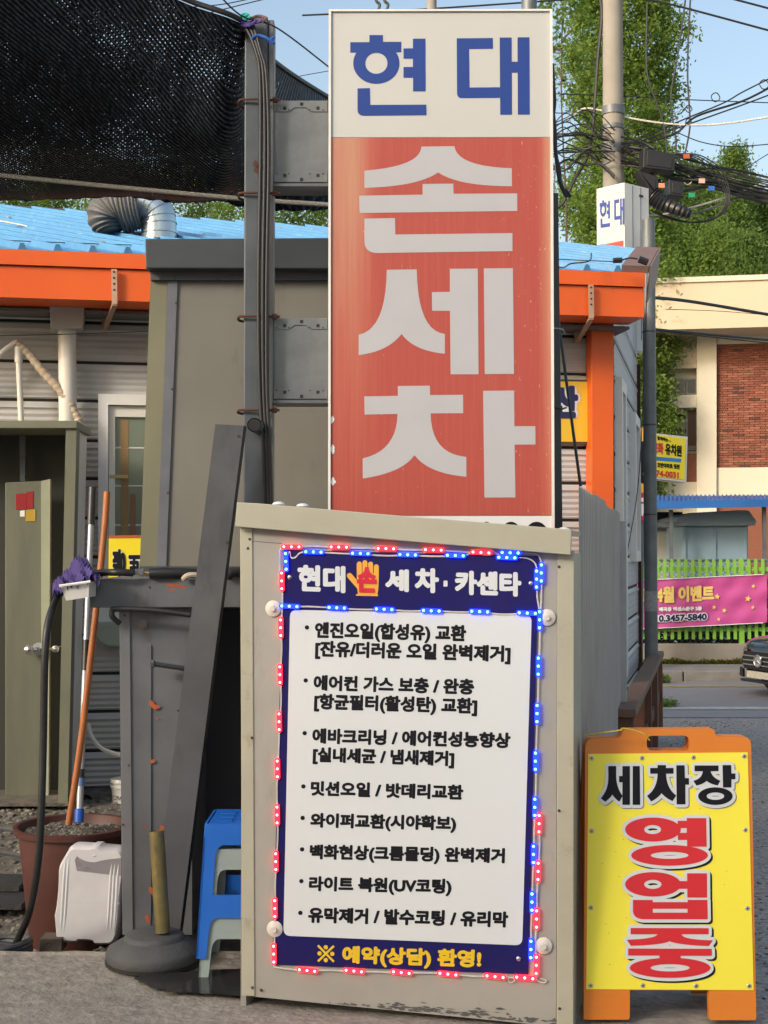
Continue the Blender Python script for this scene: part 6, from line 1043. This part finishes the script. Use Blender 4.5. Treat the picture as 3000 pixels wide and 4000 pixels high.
# pink banner
pbn = thing('pink_banner', 'pink event banner with yellow and navy lettering tied on the picket fence', 'banner', R(2740, 2440, 19.1)); PB = Pl(R(2740, 2440, 19.08), (1, 0, 0)); pink = mat('pink_vinyl', (.50, .075, .27), (.45, .065, .24), scale=2, rough=.45)
m = M(); nu, nv = 60, 12
for j in range(nv+1):
    for i in range(nu+1):
        s_ = i/nu; t_ = j/nv; u = 2380+(2996-2380)*s_; vt = 2268-(u-2490)*.046; vbm = 2456-(u-2490)*.052+1.5; p = R(u, vt+(vbm-vt)*t_, 19.07); p.y += .006*math.sin(s_*40+t_*9)+.008*math.sin(t_*14+s_*6); m.v.append(p)
for j in range(nv):
    for i in range(nu): a = j*(nu+1)+i; m.f.append((a, a+1, a+nu+2, a+nu+1))
m.build('cloth', pink, pbn, smooth=True, normals=False)
for ed in (0, 1): M().tube([R(u, (2267-(u-2490)*.046) if ed == 0 else (2458.5-(u-2490)*.052), 19.05) for u in range(2380, 3000, 40)], .006, 6).build('hem', wprint, pbn)
pale = mat('pale_yellow_print', (.80, .58, .16), rough=.4)
for mt_, rr, cc in ((pale, .007, .03),):
    text('lettering', '4월', PB, (2561, 2291, 2356), (2634, 2290), mt_, pbn, c=cc, r=rr, n=8); text('lettering', '이벤트', PB, (2650, 2290, 2352), (2790, 2286), mt_, pbn, c=cc, r=rr, n=8)
text('lettering', '니', PB, (2492, 2300, 2352), (2516, 2299), pale, pbn, c=.03, r=.01, n=6); text('lettering', '!', PB, (2492, 2390, 2434), (2500, 2390), wprint, pbn, c=.03, r=.008, n=6)
text('lettering', '매곡동 엑센스문구 2층', PB, (2574, 2372, 2389), (2742, 2368), wprint, pbn, c=.03, r=.004, n=4)
text('lettering', '010.3457-5840', PB, (2532, 2402, 2434), (2764, 2392), wprint, pbn, c=.03, r=.022, n=10); text('lettering', '010.3457-5840', PB, (2536, 2405, 2432), (2761, 2395), navy, pbn, c=.033, off=.01, r=.006, n=6)
def star(u, v, r_): return [(u+(r_ if k % 2 == 0 else r_*.42)*math.sin(k*math.pi/5+.2), v-(r_ if k % 2 == 0 else r_*.42)*math.cos(k*math.pi/5+.2)) for k in range(10)]
for (u, v, r_) in ((2802, 2331, 13), (2922, 2339, 13), (2943, 2290, 9), (2790, 2372, 9), (2829, 2385, 11), (2941, 2373, 8), (2808, 2419, 8)): M().pan(PB, star(u, v, r_), .028, .031).build('star', pale, pbn)
# ================================================================ CAR
car = thing('sedan_car', 'black sedan with round star emblem entering at the right edge of the road', 'car', (0, 0, 0)); CAR = []
paint = mat('car_black', (.010, .012, .020), (.008, .010, .016), scale=3, rough=.22, coat=1.0); chrome = mat('chrome', (.7, .7, .72), rough=.15, metal=1); cglass = mat('car_glass', (.02, .03, .035), rough=.05)
th = math.radians(20); ctr = V((R(2968, 2600, 15.75).x, 15.75, -.028)); fx = V((-math.cos(th), -math.sin(th), 0)); ly = V((fx.y, -fx.x, 0))          # fx forward, ly across
def K(x, y, z): return ctr+fx*x+ly*y*.82+V((0, 0, z*.80))                       # x forward (0 = nose), y across, z up
secs = [(0, .30, .52, .66, .20), (-.03, .50, .40, .74, .18), (-.12, .70, .28, .80, .17), (-.32, .84, .22, .86, .16), (-.7, .90, .20, .92, .16), (-1.35, .91, .20, .97, .16), (-2.6, .91, .20, .99, .16), (-3.7, .90, .22, 1.0, .18), (-4.3, .84, .28, .98, .22), (-4.55, .70, .40, .9, .3)]
m = M(); n = 20
for (x, hw_, zb, zt_, _) in secs:
    for k in range(n):
        a = 2*math.pi*k/n; cx_, sx2 = math.cos(a), math.sin(a); e = .45; yy = hw_*math.copysign(abs(cx_)**e, cx_); zz = (zb+zt_)/2+(zt_-zb)/2*math.copysign(abs(sx2)**e, sx2); m.v.append(K(x+(-.10*(abs(cx_)**3) if x > -.2 else 0), yy, zz))
for i in range(len(secs)-1):
    for k in range(n): m.f.append((i*n+k, i*n+(k+1) % n, (i+1)*n+(k+1) % n, (i+1)*n+k))
m.f.append(tuple(range(n))); m.f.append(tuple(range((len(secs)-1)*n, len(secs)*n))[::-1]); ORG[car] = ctr; car.location = ctr
m.build('body', paint, car, smooth=True)
m = M()
for (x, hw_, z) in ((-1.25, .74, .96), (-1.95, .60, 1.38), (-2.9, .60, 1.42), (-3.9, .70, 1.0)):
    m.v += [K(x, -hw_, z), K(x, hw_, z), K(x, hw_*1.12, .95), K(x, -hw_*1.12, .95)]
for i in range(3):
    for k in range(4): a = i*4; m.f.append((a+k, a+(k+1) % 4, a+4+(k+1) % 4, a+4+k))
m.build('cabin', cglass, car, bevel=.03)
m = M(); go = [(-.36, .40), (.36, .40), (.42, .52), (.36, .66), (-.36, .66), (-.42, .52)]; m.prism([K(.0, a, b) for a, b in go], fx*.012); m.build('grille', dark, car)
for z in (.465, .53, .595): M().prism([K(.012, -.37, z-.009), K(.012, .37, z-.009), K(.012, .37, z+.009), K(.012, -.37, z+.009)], fx*.012).build('grille_bar', chrome, car)
em = M(); em.tube([K(.03, .085*math.cos(a), .53+.085*math.sin(a)) for a in np.linspace(0, 6.283, 30)], .010, 8); ring = em.build('emblem', chrome, car, smooth=True)
em = M()
for k in range(3): a = math.pi/2+k*2.0944; em.tube([K(.03, 0, .53), K(.03, .08*math.cos(a), .53+.08*math.sin(a))], [.014, .004], 6)
em.build('emblem_star', chrome, ring); M().prism([K(.026, .08*math.cos(a), .53+.08*math.sin(a)) for a in np.linspace(0, 6.283, 24, endpoint=False)], fx*.002).build('emblem_disc', mat('emblem_grey', (.35, .36, .38), rough=.3), ring)
M().prism([K(.02, -.26, .275), K(.02, .26, .275), K(.02, .26, .375), K(.02, -.26, .375)], fx*.012).build('number_plate', mat('plate_cream', (.66, .62, .50), (.5, .47, .4), scale=30, rough=.5), car)
M().prism([K(-.08, -.48, .20), K(-.08, .48, .20), K(-.08, .48, .24), K(-.08, -.48, .24)], fx*.08).build('lower_lip', blackp, car, bevel=.01)
for s_ in (-1, 1):
    M().prism([K(-.10, s_*.50, .60), K(-.10, s_*.50, .70), K(-.30, s_*.82, .74), K(-.26, s_*.80, .64)], fx*.03).build('headlight', mat('lamp_glass', (.35, .38, .42), rough=.08, coat=1), car)
    M().prism([K(-.05, s_*.45, .26), K(-.05, s_*.45, .38), K(-.20, s_*.78, .38), K(-.18, s_*.76, .26)], fx*.03).build('intake', dark, car)
    for x in (-.85, -3.7):
        w_ = M().lathe(K(x, s_*.80, .32), [(.21, -.10), (.32, -.095), (.335, -.05), (.335, .05), (.32, .095), (.21, .10)], 32, ly).build('wheel', black, car, smooth=True); M().lathe(K(x, s_*.80, .32), [(.0, -.06), (.205, -.09), (.205, .09), (0, .06)], 20, ly).build('rim', steel, w_)
